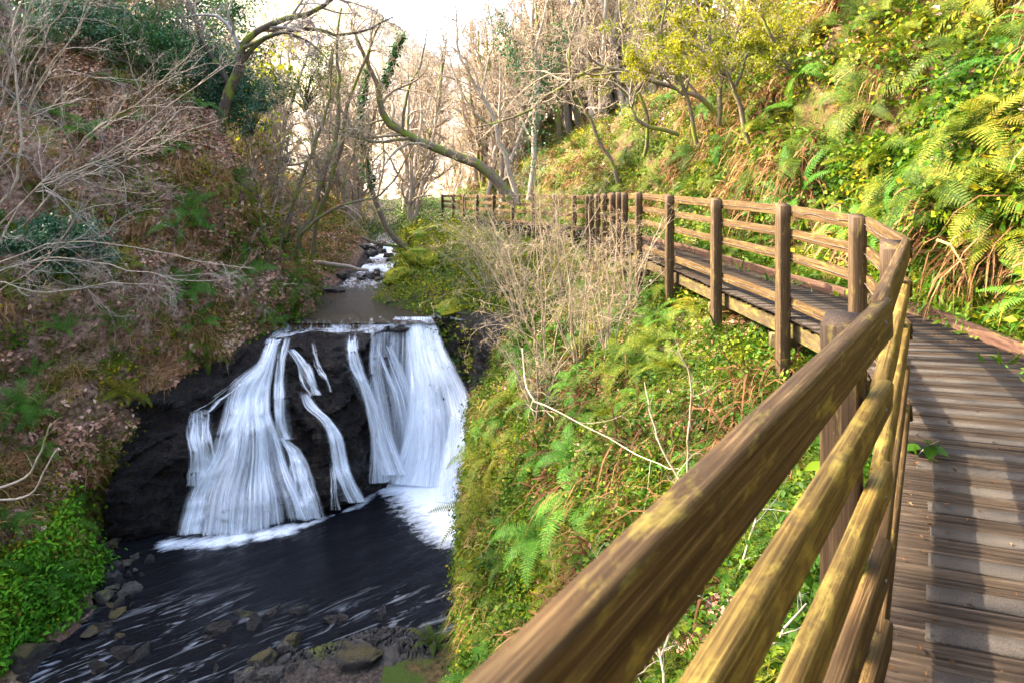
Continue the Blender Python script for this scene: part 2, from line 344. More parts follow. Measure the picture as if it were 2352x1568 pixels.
# the boardwalk strip keeps its own line
TP = np.stack([XZ[..., 0], np.broadcast_to(YG[:, None], XZ.shape[:2]), XZ[..., 1]], -1)
def gnormal(P):
    du = np.gradient(P, axis=0); dv = np.gradient(P, axis=1); n = norm(np.cross(dv, du)); n[n[..., 2] < -0.2] *= -1
    return n
N0 = gnormal(TP)
T = np.broadcast_to(TG[None], TP.shape[:2])
amp = np.interp(T, [0, 1, 2, 3, 4, 5, 5.3, 7.7, 8, 9, 10, 10.8, 11, 12, 12.3, 13, 14, 15, 16], [1, 1, .8, .5, .5, .2, .05, .05, .15, .38, .4, .18, .08, .05, .12, .4, .6, .9, 1.2])
amp = amp*np.interp(TP[..., 1], [0, 17, 18.5, 40], [1, 1, .75, 1.3])
big = fbm(TP*0.42, 3, 3); small = fbm(TP*1.7, 9, 4)
ridge = 1-np.abs(fbm(TP*np.array([.9, .9, 2.2]), 21, 3))
TP = TP+N0*(amp*(0.75*big+0.42*small+0.35*(ridge-.6)))[..., None]
TN = gnormal(TP)
def strip(name, t0, t1, mat, **k):
    a = np.searchsorted(TG, t0-1e-6); b = np.searchsorted(TG, t1-1e-6)
    P = TP[:, a:b+1]; o = mesh(name, P, grid_faces(P.shape[0], P.shape[1]), mat, None, True); o['kind'] = 'structure'; return o
strip('bank_left', 0, 5.5, M['soil_left']); strip('stream_bed', 5.5, 7.5, M['bedmat'])
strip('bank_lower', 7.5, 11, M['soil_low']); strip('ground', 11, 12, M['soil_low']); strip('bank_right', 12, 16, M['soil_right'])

AREA = np.linalg.norm(np.cross(TP[1:, :-1]-TP[:-1, :-1], TP[:-1, 1:]-TP[:-1, :-1]), axis=-1)
CC = (TP[1:, 1:]+TP[:-1, :-1])/2; CT = (TG[1:]+TG[:-1])[None]/2+0*CC[..., 0]; CN = norm(TN[1:, 1:]+TN[:-1, :-1])
def visible(P, m=0.12):
    u, v = proj(P); return (P[..., 1] > .6) & (u > -2352*m) & (u < 2352*(1+m)) & (v > -1568*m) & (v < 1568*(1+m))
def scatter(rng, n, cond, facing=True):
    """n random places on the land where cond(P, t, N) (a weight) holds; near places carry more"""
    w = AREA*cond(CC, CT, CN)*visible(CC)
    if facing:
        fv = -(CC*CN).sum(-1)/np.linalg.norm(CC, axis=-1); w = w*(fv > -0.25)
    w = np.maximum(w, 0).ravel(); w /= w.sum()
    idx = rng.choice(len(w), n, p=w); r, c = np.unravel_index(idx, AREA.shape)
    a, b = rng.random(n)[:, None], rng.random(n)[:, None]
    P = (TP[r, c]*(1-a)*(1-b)+TP[r+1, c]*a*(1-b)+TP[r, c+1]*(1-a)*b+TP[r+1, c+1]*a*b)
    return P, TN[r, c]
# height lookup for planting
_B = BVHTree.FromPolygons([tuple(p) for p in TP.reshape(-1, 3)], [tuple(f) for f in grid_faces(*TP.shape[:2]).tolist()])
def hit(u, v, bvh=None, skip=0):
    d = Vector(((u-1176)/FP, 1, (HV-v)/FP)).normalized()
    loc, nrm, i, dist = (bvh or _B).ray_cast(Vector((0, 0, 0)), d)
    return loc, nrm
def drop(x, y):
    loc, nrm, i, dist = _B.ray_cast(Vector((x, y, 60)), Vector((0, 0, -1)))
    return loc

# ------------------------------------------------------------------ rock face under the fall
COLS = [ # back (x,y,z), lip, foot
 ((-9.6,16.8,-4.8),(-9.1,15.6,-5.3),(-9.0,14.5,-8.6)),
 ((-8.4,17.6,-4.2),(-7.9,16.4,-4.95),(-8.3,14.3,-8.6)),
 ((-7.1,18.4,-3.95),(-6.95,17.0,-4.45),(-7.5,14.35,-8.6)),
 ((-6.3,19.3,-4.25),(-6.15,17.1,-4.2),(-6.6,14.6,-8.6)),
 ((-5.4,19.3,-4.3),(-5.35,17.5,-4.12),(-5.7,15.0,-8.6)),
 ((-4.6,19.3,-4.3),(-4.6,17.35,-4.16),(-4.7,15.5,-8.6)),
 ((-3.9,19.3,-4.3),(-3.85,17.8,-4.12),(-3.9,16.1,-8.6)),
 ((-3.2,19.3,-4.3),(-3.2,18.4,-4.1),(-3.3,17.3,-8.6)),
 ((-2.6,19.6,-4.3),(-2.6,18.8,-4.12),(-2.6,18.2,-8.6)),
 ((-2.1,19.4,-3.7),(-1.95,18.5,-3.8),(-1.9,18.0,-8.6)),
 ((-1.2,18.8,-3.6),(-1.3,17.7,-3.7),(-1.2,17.4,-8.6)),
 ((-.2,17.6,-3.5),(-.45,16.5,-3.62),(-.6,16.2,-8.6)),
 ((.9,16.4,-3.3),(.5,15.4,-3.55),(.35,15.2,-8.6)),
]
CK = np.array(COLS)
na, ns = 330, 260
a_ = np.linspace(0, len(COLS)-1-1e-6, na); ai = a_.astype(int); af = (a_-ai)[:, None, None]; af = af*af*(3-2*af)*0.5+af*0.5
CI = CK[ai]*(1-af)+CK[ai+1]*af
s_ = np.linspace(0, 1, ns); q = 0.16
FACE = np.zeros((ns, na, 3))
for j, s in enumerate(s_):
    if s < q: t = s/q; FACE[j] = CI[:, 0]*(1-t)+CI[:, 1]*t
    else:
        t = (s-q)/(1-q); z = CI[:, 1, 2]*(1-t)+CI[:, 2, 2]*t
        f = t**1.25+0.10*math.sin(t*math.pi)
        f0 = 0.06*math.sin(t*3*2*math.pi)
        xy = CI[:, 1, :2]*(1-t)+CI[:, 2, :2]*t
        y = CI[:, 1, 1]*(1-f)+CI[:, 2, 1]*f - 0.45*math.sin(math.pi*min(1, t*1.15))**.7*0.6
        st_ = 0.16*(vnoise(np.stack([xy[:, 0]*.8, np.full(na, t*5.), np.zeros(na)], -1), 5)+f0*4)
        ph = t*4.3+.9*vnoise(np.stack([xy[:, 0]*.9, np.full(na, t*1.5), np.full(na, 3.)], -1), 15); sw = ph-np.floor(ph)
        st_ = st_+0.34*(sw**2.2-.35)*np.clip((-2.6-xy[:, 0])/1., .25, 1)*math.sin(math.pi*min(1, t*1.3+.05))**.5*np.clip(.7+vnoise(np.stack([xy[:, 0]*1.3, np.full(na, t*3.), np.full(na, 9.)], -1), 25), .2, 1.4)
        FACE[j, :, 0] = xy[:, 0]; FACE[j, :, 1] = y-st_; FACE[j, :, 2] = z
dome = np.exp(-((FACE[..., 0]+5.0)/0.95)**2-((FACE[..., 2]+4.7)/0.7)**2); FACE[..., 1] -= 0.5*dome; FACE[..., 2] += 0.1*dome
lump = np.exp(-((FACE[..., 0]+4.35)/0.6)**2-((FACE[..., 2]+6.4)/1.0)**2); FACE[..., 1] -= 0.45*lump
for _ in range(2): FACE[1:-1] = (FACE[:-2]+2*FACE[1:-1]+FACE[2:])/4
FN = norm(np.cross(np.gradient(FACE, axis=1), np.gradient(FACE, axis=0))); FN[FN[..., 1] > 0.3] *= -1
k1 = 1.6*fbm(FACE*0.8, 31, 3); k2 = 1-np.abs(fbm(FACE*np.array([1.6, 1.6, 3.4]), 41, 4)); k3 = fbm(FACE*np.array([7, 7, 9]), 51, 3)
ed = np.interp(s_, [0, .13, .2, .3, 1], [.05, .12, .4, .9, 1])[:, None]
FACE = FACE+FN*((0.17*k1+0.20*(k2-.6)+0.035*k3)*ed)[..., None]
rock = mesh('rock_face', FACE, grid_faces(ns, na), M['wetrock'], None, True); rock['kind'] = 'structure'
FB = BVHTree.FromPolygons([tuple(p) for p in FACE.reshape(-1, 3)], [tuple(f) for f in grid_faces(ns, na).tolist()])

# ------------------------------------------------------------------ water surfaces
def water_mat(name, flow, deep=(0.012, 0.009, 0.007), streak=0.5, foamcol=(0.82, 0.86, 0.92)):
    m, nt, out = newmat(name); P = nd(nt, 'NewGeometry').outputs['Position']
    mp = mapping(nt, P, (1, 1, 1), (0, 0, flow)); st = mapping(nt, mp, (0.55, 3.2, 1))
    n1 = noise(nt, st, 2.2, 5, 0.62, 0.9); n2 = noise(nt, mapping(nt, mp, (1.6, 5, 1)), 5, 4, 0.6, 0.5)
    at = nd(nt, 'Attribute'); at.attribute_name = 'foam'; fo = at.outputs['Fac']
    n3 = noise(nt, mapping(nt, mp, (1.0, 2.2, 1)), 3.5, 6, 0.7, 0.6)
    k = math_(nt, 'ADD', math_(nt, 'MULTIPLY', fo, 1.25), math_(nt, 'MULTIPLY', math_(nt, 'SUBTRACT', n3, 0.5), 1.3))
    f1 = ramp(nt, k, [(0.30, g(0)), (0.95, g(1))])
    at2 = nd(nt, 'Attribute'); at2.attribute_name = 'riffle'
    k2 = math_(nt, 'MULTIPLY', ramp(nt, n1, [(0.53, g(0)), (0.76, g(1))]), math_(nt, 'MULTIPLY', at2.outputs['Fac'], streak))
    f = math_(nt, 'MAXIMUM', f1, k2)
    col = mix(nt, f, deep, foamcol)
    h = math_(nt, 'ADD', n1, math_(nt, 'MULTIPLY', n2, 0.6))
    p = princ(nt, out, col, 0.12, bump(nt, h, 0.8, 0.10), 0.09)
    ro = ramp(nt, f, [(0, g(0.10)), (1, g(0.75))]); nt.links.new(ro, p.inputs['Roughness']); return m
M['pool'] = water_mat('pool_water', R(-38), (0.003, 0.003, 0.0045))
M['upper_water'] = water_mat('upper_water', R(70), (0.035, 0.022, 0.010), 0.8)
FOOT = np.array([(-7.5,14.3,.55),(-7.1,14.35,.62),(-6.7,14.4,.6),(-6.3,14.5,.65),(-5.9,14.65,.6),(-5.5,14.75,.6),(-5.1,14.9,.55),(-4.7,15.2,.25),(-4.1,15.7,.12),(-3.75,16.0,.45),(-3.5,16.9,.5),(-3.1,17.15,1.0),(-2.6,17.2,1.5),(-2.0,16.7,2.2),(-1.5,16.2,2.3),(-1.2,15.5,2.0),(-1.1,14.8,1.4)])
_t = np.linspace(0, len(FOOT)-1, 110); FOOT = np.stack([np.interp(_t, np.arange(len(FOOT)), FOOT[:, k]) for k in range(3)], 1); FOOT[:, 2] *= 1+.25*vnoise(np.stack([_t*2.3, 0*_t, 0*_t], -1), 8)
def seg_w(x, y):
    f = np.zeros_like(x)
    for fx, fy, r in FOOT:
        rad = 0.33*r; d = np.hypot(x-fx, (y-fy)); f = np.maximum(f, np.clip(1.25-d/rad*0.62, 0, 1)*np.clip(r, .5, 1))
    return f
gx = np.arange(-13, 2.5, .07); gy = np.arange(4, 18.6, .07)
X, Y = np.meshgrid(gx, gy)
c38, s38 = math.cos(R(38)), math.sin(R(38))
U = X*c38+Y*s38; Vv = -X*s38+Y*c38
Z = -8.0+0.022*fbm(np.stack([U*1.1, Vv*3.2, 0*U], -1), 77, 3)
rif = np.clip(0.05+np.clip((13.2-Y)/2.2, 0, 1)*0.9+0.35*vnoise(np.stack([X*.5, Y*.5, 0*X], -1), 5), 0, 1.3)
rif *= np.where((Y > 12.6) & (X < -5.5), .35, 1)
Z += 0.05*np.clip((12.2-Y)/2, 0, 1)*fbm(np.stack([U*.9, Vv*2.4, 0*U], -1), 78, 3)
o = mesh('pool_water', np.stack([X, Y, Z], -1), grid_faces(len(gy), len(gx)), M['pool'], None, True, attr={'foam': seg_w(X, Y).ravel(), 'riffle': rif.ravel()}); o['kind'] = 'structure'
# upper pool and the stream coming down to it
ys = np.concatenate([np.arange(18.25, 23.4, .08), np.arange(23.4, 31, .06), np.arange(31, 36, .4)])
cx = np.interp(ys, [17.3, 18.5, 19.6, 21, 22.8, 23.8, 25.5, 27, 29.4, 31, 38], [-4.2, -4.2, -4.4, -5.5, -5.7, -5.35, -5.5, -5.3, -5.75, -5.9, -7])
hw = np.interp(ys, [17.3, 18.5, 19.6, 21, 22.8, 23.8, 25.5, 27, 29.4, 31, 38], [2.6, 2.3, 1.8, 1.7, 1.4, .9, .7, .55, .7, .6, .6])
zz = np.interp(ys, [17.3, 18.0, 18.4, 19, 23.5, 24.3, 25.2, 26, 26.3, 27.8, 28.2, 29.3, 29.5, 31, 38, 50], [-4.2, -4.10, -4.03, -3.97, -3.93, -3.8, -3.72, -3.65, -3.5, -3.4, -3.28, -3.25, -3.0, -2.99, -2.98, -2.9])
tt = np.linspace(-1, 1, 46)
PX = cx[:, None]+hw[:, None]*tt[None]; PY = np.broadcast_to(ys[:, None], PX.shape); PZ = zz[:, None]+0*PX
tur = np.interp(ys, [17, 18.6, 19.2, 23.2, 24, 31, 50], [.9, .6, .1, .1, .9, 1, .6])[:, None]
PZ = PZ+0.05*tur*fbm(np.stack([PX*3, PY*2, 0*PX], -1), 61, 3)
fo = np.clip(np.interp(ys, [17.3, 18.3, 19.0, 22.8, 23.6, 24.5, 30, 50], [.30, .22, .0, .0, .30, .34, .3, .3])[:, None]+.75*np.exp(-((ys-29.35)/.35)**2)[:, None]+.5*np.exp(-((ys-28.1)/.3)**2)[:, None]+.35*np.exp(-((ys-26.2)/.3)**2)[:, None]+0*PX, 0, 1)
o = mesh('stream_water', np.stack([PX, PY, PZ], -1), grid_faces(*PX.shape), M['upper_water'], None, True, attr={'foam': fo.ravel(), 'riffle': np.clip(fo*2-.05, .03, .9).ravel()}); o['kind'] = 'structure'

cn = 90; cxx = np.linspace(-6.35, -2.2, cn); lipy = np.interp(cxx, [-6.3, -6.15, -5.35, -4.6, -3.85, -3.2, -2.6, -2.0], [17.1, 17.1, 17.5, 17.35, 17.8, 18.4, 18.7, 18.5])-.06
q_ = np.linspace(0, 1, 40)[:, None]; CX = np.broadcast_to(cxx[None], (40, cn)); CY = 19.0*(1-q_)+lipy[None]*q_; CZ = np.zeros_like(CY)
for i in range(40):
    for j in range(cn):
        h_ = FB.ray_cast(Vector((CX[i, j], CY[i, j], 5)), Vector((0, 0, -1)))[0]; CZ[i, j] = max((h_.z if h_ else -4.4)+.015, np.interp(CY[i, j], [17, 18.2, 18.6, 19], [-9, -4.10, -4.02, -3.985]))
CZ[-3:] -= np.array([.0, .05, .14])[:, None]
o = mesh('stream_water', np.stack([CX, CY, CZ], -1), grid_faces(40, cn)[:, ::-1], M['upper_water'], None, True, attr={'foam': np.clip(.16+.26*np.clip(q_*1.4, 0, 1)+.15*vnoise(np.stack([CX*2.5, CY*1.5, 0*CX], -1), 91), 0, 1).ravel(), 'riffle': (0*CY+.9).ravel()}); o['kind'] = 'structure'

# ------------------------------------------------------------------ falling water: silky strands that follow the rock
m, nt, out = newmat('falling_water')
uvn = nd(nt, 'UVMap'); sp = nd(nt, 'SeparateXYZ'); nt.links.new(uvn.outputs[0], sp.inputs[0])
n1 = noise(nt, mapping(nt, uvn.outputs[0], (13, .55, 1)), 1.0, 5, 0.6, 0.15); n2 = noise(nt, mapping(nt, uvn.outputs[0], (42, 1.1, 1)), 1.0, 3, 0.6)
at = nd(nt, 'Attribute'); at.attribute_name = 'dens'
a1 = math_(nt, 'ADD', math_(nt, 'MULTIPLY', math_(nt, 'SUBTRACT', n1, 0.5), 2.6), math_(nt, 'MULTIPLY', math_(nt, 'SUBTRACT', n2, 0.5), 1.3))
al = math_(nt, 'MULTIPLY', at.outputs['Fac'], math_(nt, 'MAXIMUM', math_(nt, 'ADD', 0.90, math_(nt, 'MULTIPLY', a1, 1.7)), 0.04))
cl = nd(nt, 'Clamp'); nt.links.new(al, cl.inputs[0]); cl.inputs[2].default_value = 0.97
d = nd(nt, 'BsdfDiffuse'); d.inputs[0].default_value = (0.88, 0.91, 0.96, 1)
t = nd(nt, 'BsdfTranslucent'); t.inputs[0].default_value = (0.88, 0.91, 0.96, 1)
w1 = nd(nt, 'MixShader'); w1.inputs[0].default_value = 0.3; nt.links.new(d.outputs[0], w1.inputs[1]); nt.links.new(t.outputs[0], w1.inputs[2])
tr = nd(nt, 'BsdfTransparent'); w2 = nd(nt, 'MixShader')
nt.links.new(cl.outputs[0], w2.inputs[0]); nt.links.new(tr.outputs[0], w2.inputs[1]); nt.links.new(w1.outputs[0], w2.inputs[2]); nt.links.new(w2.outputs[0], out.inputs[0])
M['fall'] = m
def C0x(x): return np.interp(x, [-9, -7, -5.5, -4, -3], [-.1, -.15, -.25, -.25, -.1])
class Sheets:
    def __init__(s): s.V = []; s.F = []; s.UV = []; s.D = []; s.n = 0
    def add(s, L, Rr, dens, off=0.06, nu=9, nv=60, rng=None, arc=0.0, edge=0.35, useface=True, fade=(0, 0)):
        """a veil of water between two lines seen on the rock; dens along its fall"""
        Lc = curve(L, nv); Rc = curve(Rr, nv); V = np.zeros((nv, nu, 3)); last = [19.5]*nu; yy = np.zeros((nv, nu)); pp = np.zeros((nv, nu, 2))
        for i in range(nv):
            for j in range(nu):
                a = j/(nu-1); p = Lc[i]*(1-a)+Rc[i]*a; pp[i, j] = p
                if useface:
                    loc, nr = hit(p[0], p[1], FB); y = last[j] if loc is None else loc[1]
                    if i: y = min(y, last[j]+0.02)
                    last[j] = y
                else:
                    loc, nr = hit(p[0], p[1], FB); y = np.interp(i/(nv-1), *arc)
                    if loc is not None: y = min(y, loc[1]-.03)
                    if i: y = min(y, last[j]+.0)
                    last[j] = y
                yy[i, j] = y
        for _ in range(3):
            if nu > 3: yy[:, 1:-1] = (yy[:, :-2]+yy[:, 1:-1]*2+yy[:, 2:])/4
            yy[1:-1] = (yy[:-2]+yy[1:-1]*2+yy[2:])/4
        yy = yy-off
        V = np.stack([(pp[..., 0]-1176)/FP*yy, yy, (HV-pp[..., 1])/FP*yy], -1); V[..., 2] = np.maximum(V[..., 2], -8.03)
        wv = np.linalg.norm(V[:, -1]-V[:, 0], axis=-1).mean()
        ln = np.concatenate([[0], np.cumsum(np.linalg.norm(np.diff(V[:, nu//2], axis=0), axis=-1))])
        uv = np.zeros((nv, nu, 2)); uv[..., 0] = np.linspace(0, wv, nu)[None]+rng.random()*50; uv[..., 1] = ln[:, None]+rng.random()*50
        ac = np.linspace(0, 1, nu); e = np.clip(np.minimum(ac, 1-ac)/max(edge, 1e-3), 0, 1); e = e*e*(3-2*e); tv = np.linspace(0, 1, nv)
        dn = np.interp(tv, np.linspace(0, 1, len(dens)), dens)
        if fade[0]: dn = dn*np.clip(tv/fade[0], 0, 1)
        if fade[1]: dn = dn*np.clip((1-tv)/fade[1], 0, 1)
        s.V.append(V.reshape(-1, 3)); s.F.append(grid_faces(nv, nu)+s.n); s.UV.append(uv.reshape(-1, 2)); s.D.append((dn[:, None]*e[None]).ravel()); s.n += nu*nv
    def strands(s, L, Rr, n, wpx, dens, rng, off=(.03, .14), wig=.5, **k):
        Lc = curve(L, 30); Rc = curve(Rr, 30)
        for _ in range(n):
            a = rng.random(); w = wpx*rng.uniform(.35, 1.7); full = rng.random() < .35
            t0 = 0 if full else int(rng.integers(0, 16)); t1 = 30 if full or rng.random() < .5 else min(30, t0+int(rng.integers(8, 20)))
            if t1-t0 < 6: t0 = max(0, t1-8)
            C = (Lc*(1-a)+Rc*a)[t0:t1]; C = C+np.array([1, 0])*(rng.normal(size=(len(C), 1)).cumsum(0)*wig)
            if k.get('useface', True):
                o_ = 0.; v_ = 0.
                for i_ in range(len(C)):
                    loc, nr = hit(C[i_, 0]+o_, C[i_, 1], FB)
                    if loc is not None: v_ = v_*.55+(nr.x-C0x(loc.x))*1.3
                    o_ += v_; C[i_, 0] += o_
            g_ = np.linspace(.6, 1.5, len(C))[:, None]; dd = np.interp(np.linspace(t0/30, t1/30, 7), np.linspace(0, 1, len(dens)), dens)*rng.uniform(.5, 1.15)
            s.add(C-g_*w/2*np.array([1., 0]), C+g_*w/2*np.array([1., 0]), dd, off=rng.uniform(*off), nu=7, nv=26, rng=rng, edge=.5, fade=(.25 if t0 else .05, .3 if t1 < 30 else 0), **k)
    def build(s, name, mat):
        o = mesh(name, np.concatenate(s.V), np.concatenate(s.F), mat, None, True, uv=np.concatenate(s.UV), attr={'dens': np.concatenate(s.D)}); return o
A = np.array
rng = np.random.default_rng(5)
S = Sheets()
# left fan: a faint veil, a bright spine, loose strands
FL, FR = A([(612,778),(590,830),(530,880),(505,960),(475,1050),(430,1130),(400,1245)]), A([(640,780),(622,850),(612,940),(640,1020),(662,1090),(690,1150),(712,1205)])
S.add(FL, FR, [.3,.38,.24,.13,.09,.10,.18,.36], nu=30, nv=90, rng=rng, off=.04, edge=.08)
S.add(A([(612,778),(592,830),(545,880),(515,960),(478,1050),(440,1120),(420,1180)]), A([(640,780),(622,835),(598,900),(572,970),(530,1060),(500,1120),(475,1180)]), [.6,.85,.85,.75,.65,.5,.4], nu=16, nv=80, rng=rng, off=.10, edge=.45, fade=(0, .2))
S.add(A([(430,1125),(415,1180),(400,1245)]), A([(490,1110),(480,1180),(470,1240)]), [.3,.6,.6,.6], nu=12, nv=30, rng=rng, off=.12, edge=.3, fade=(.3, 0))
S.add(A([(540,1120),(525,1180),(515,1240)]), A([(620,1120),(640,1170),(650,1220)]), [.1,.35,.5,.55], nu=14, nv=30, rng=rng, off=.12, edge=.3, fade=(.3, 0))
S.strands(FL, FR, 46, 20, [.25,.36,.34,.26,.24,.26,.36], rng)
S.strands(FL, FR, 60, 7, [.3,.7,.7,.65,.6,.6,.7], rng)
S.strands(A([(600,850),(560,900),(540,960),(530,1000)]), A([(622,850),(612,900),(615,960),(640,1010)]), 16, 16, [.3,.6,.6,.3], rng)
S.strands(A([(690,1110),(690,1150),(690,1190)]), A([(705,1120),(715,1160),(725,1195)]), 10, 14, [.4,.7,.7], rng)
for (a, b, w_) in (((700,722),(640,752),18), ((780,718),(735,742),26), ((850,718),(820,748),30), ((900,716),(880,742),26), ((950,716),(945,738),34), ((990,718),(985,735),22), ((740,735),(690,755),22), ((860,735),(855,765),26)):
    S.strands(A([(a[0]-w_,a[1]),(b[0]-w_,b[1])]), A([(a[0]+w_,a[1]),(b[0]+w_,b[1])]), 12, 14, [.3,.55,.35], rng, off=(.02, .05), wig=1.2)
# far left thin fall
S.strands(A([(545,862),(478,918),(440,943)]), A([(570,872),(510,915),(470,945)]), 8, 8, [.4,.6,.5], rng)
S.strands(A([(440,945),(437,1000),(447,1060),(440,1115)]), A([(478,940),(475,1000),(482,1060),(475,1110)]), 34, 10, [.35,.5,.5,.5], rng)
# crest runs to the left lip
S.add(A([(650,742),(622,765),(612,790)]), A([(745,740),(670,765),(642,792)]), [.15,.5,.6], nu=8, nv=24, rng=rng, off=.03, edge=.3)
S.strands(A([(650,775),(636,800),(630,850),(628,900),(632,960),(645,1000)]), A([(672,775),(660,805),(648,850),(643,900),(645,960),(662,1010)]), 16, 8, [.5,.7,.6,.5,.5], rng)
S.strands(A([(640,1000),(662,1045),(670,1110),(680,1190)]), A([(662,1010),(690,1045),(712,1110),(738,1190)]), 34, 12, [.5,.7,.55,.6], rng)
S.strands(A([(655,800),(680,835),(690,880),(700,910)]), A([(675,800),(708,838),(722,880),(725,905)]), 22, 8, [.5,.6,.5,.4], rng)
# middle stepped runnel
S.strands(A([(690,905),(705,935),(742,965),(762,1010),(775,1080),(795,1120),(812,1155)]), A([(706,903),(730,938),(762,972),(786,1010),(802,1070),(820,1110),(848,1150)]), 44, 9, [.5,.75,.6,.7,.55,.65], rng)
S.strands(A([(756,1040),(760,1080),(766,1130),(768,1170)]), A([(764,1040),(770,1080),(778,1130),(786,1170)]), 8, 6, [.2,.5,.6], rng)
S.strands(A([(716,785),(720,840),(735,870),(742,900)]), A([(724,785),(732,840),(744,870),(752,900)]), 8, 5, [.4,.6,.4], rng)
S.add(A([(680,900),(700,940),(740,985),(758,1060),(770,1150)]), A([(716,900),(745,940),(785,985),(806,1060),(840,1150)]), [.1,.3,.22,.26,.3], nu=14, nv=50, rng=rng, off=.03, edge=.5)
S.add(A([(430,945),(428,1010),(436,1110)]), A([(490,938),(492,1000),(500,1110)]), [.2,.28,.25], nu=12, nv=40, rng=rng, off=.03, edge=.4)
S.add(A([(625,850),(622,930),(640,1010)]), A([(665,850),(668,930),(680,1010)]), [.15,.25,.2], nu=12, nv=40, rng=rng, off=.03, edge=.5)
S.add(A([(785,750),(790,850),(850,980),(862,1100)]), A([(830,750),(840,850),(892,980),(915,1100)]), [.1,.2,.25,.3], nu=14, nv=50, rng=rng, off=.02, edge=.5)
# trickle right of the dome
S.strands(A([(796,740),(798,790),(805,840),(828,880),(845,940),(862,1000),(868,1060),(870,1110)]), A([(822,740),(818,790),(828,840),(842,880),(866,940),(882,1000),(892,1060),(905,1105)]), 46, 8, [.4,.5,.4,.5,.5,.5,.6], rng)
S.build('waterfall', M['fall'])['kind'] = 'structure'
# the big right-hand fall leaves the rock
S = Sheets()
arcm = ([0, .12, .4, .75, 1], [18.7, 18.4, 17.9, 17.45, 17.2]); arc2 = ([0, .1, .5, 1], [18.25, 18.05, 17.8, 17.6])
S.add(A([(915,728),(935,770),(945,860),(935,960),(905,1110)]), A([(995,728),(1008,800),(1045,900),(1080,1000),(1096,1130)]), [.6,.9,.8,.75,.75,.9], nu=28, nv=60, rng=rng, off=.05, edge=.12, useface=False, arc=arcm)
S.add(A([(932,728),(942,790),(948,870),(942,970),(925,1115)]), A([(992,728),(990,810),(1000,900),(1030,1000),(1050,1115)]), [.9,1.3,1.25,1.1,1.1], nu=22, nv=60, rng=rng, off=.2, edge=.5, useface=False, arc=arcm)
S.add(A([(1010,880),(1030,950),(1030,1050),(1010,1125)]), A([(1050,880),(1082,960),(1096,1050),(1100,1130)]), [.4,.9,.9,1.0], nu=16, nv=40, rng=rng, off=.25, edge=.4, fade=(.3, 0), useface=False, arc=([0, .5, 1], [17.8, 17.4, 17.1]))
S.add(A([(848,765),(846,840),(860,920),(878,1010),(890,1105)]), A([(950,760),(950,850),(955,950),(960,1040),(965,1110)]), [.35,.22,.18,.18,.40], nu=30, nv=60, rng=rng, off=.0, edge=.06, useface=False, arc=arc2)
S.strands(A([(855,765),(850,840),(866,920),(882,1010),(895,1100)]), A([(950,760),(948,850),(955,950),(958,1040),(960,1105)]), 30, 20, [.35,.42,.32,.28,.45], rng, wig=.2, useface=False, arc=arc2)
S.strands(A([(860,790),(880,850),(910,920),(925,1010),(930,1100)]), A([(900,790),(925,850),(945,920),(955,1010),(958,1105)]), 30, 14, [.4,.75,.6,.5,.6], rng, wig=.2, useface=False, arc=arc2)
S.strands(A([(930,735),(940,810),(945,900),(935,1000),(905,1110)]), A([(992,735),(1015,810),(1058,900),(1086,1000),(1096,1125)]), 60, 22, [.5,.75,.7,.65,.75], rng, off=(.0, .35), wig=.2, useface=False, arc=arcm)
S.strands(A([(846,860),(852,940),(862,1010),(880,1090)]), A([(862,860),(878,940),(898,1010),(930,1090)]), 26, 12, [.3,.6,.65,.7], rng, useface=False, arc=([0, 1], [17.6, 17.2]))
# spray cascade at the foot on the right
S.strands(A([(1040,950),(1030,1020),(1020,1080),(1010,1150)]), A([(1090,950),(1098,1020),(1102,1080),(1104,1180)]), 60, 22, [.3,.6,.7,.7], rng, useface=False, arc=([0, .4, 1], [17.0, 16.7, 16.2]))
S.build('waterfall', M['fall'])['kind'] = 'structure'

# ------------------------------------------------------------------ far hillside closing the valley
hx = np.linspace(-170, 170, 170); hy = np.concatenate([np.linspace(46, 75, 50), np.linspace(76, 190, 70)])
X, Y = np.meshgrid(hx, hy)
uu = X/Y*FP+1176
tgt = np.interp(uu, [-400, 0, 400, 700, 850, 930, 990, 1050, 1110, 1200, 1400, 2800], [-1, -40, -60, -30, 0, 45, 95, 135, 100, 30, -20, -60])
top = (HV-tgt)/FP*150
s = np.clip((Y-50)/100, 0, 1.4)
base = np.interp(X, [-170, -60, -30, -9, 8, 40, 170], [40, 14, 4, -2.5, 1, 10, 44])
Z = base*(1-np.clip(s, 0, 1))+top*np.clip(s, 0, 1)**1.15*np.clip(Y/150, .6, 1.05)
Z = np.maximum(Z, np.where(s < .3, base*(1-s), -99))-2
PP = np.stack([X, Y, Z], -1); PP[..., 2] += 2.2*fbm(PP*.06, 15, 4)*np.clip(s*4, .1, 1)
M['hill'] = ground('dry_hillside', (0.38, 0.28, 0.20), (0.54, 0.43, 0.31), (0.64, 0.55, 0.40), (0.46, 0.42, 0.22), 0.08, 0.56)
o = mesh('hillside', PP, grid_faces(*X.shape), M['hill'], None, True); o['kind'] = 'structure'
HB = BVHTree.FromPolygons([tuple(p) for p in PP.reshape(-1, 3)], [tuple(f) for f in grid_faces(*X.shape).tolist()])
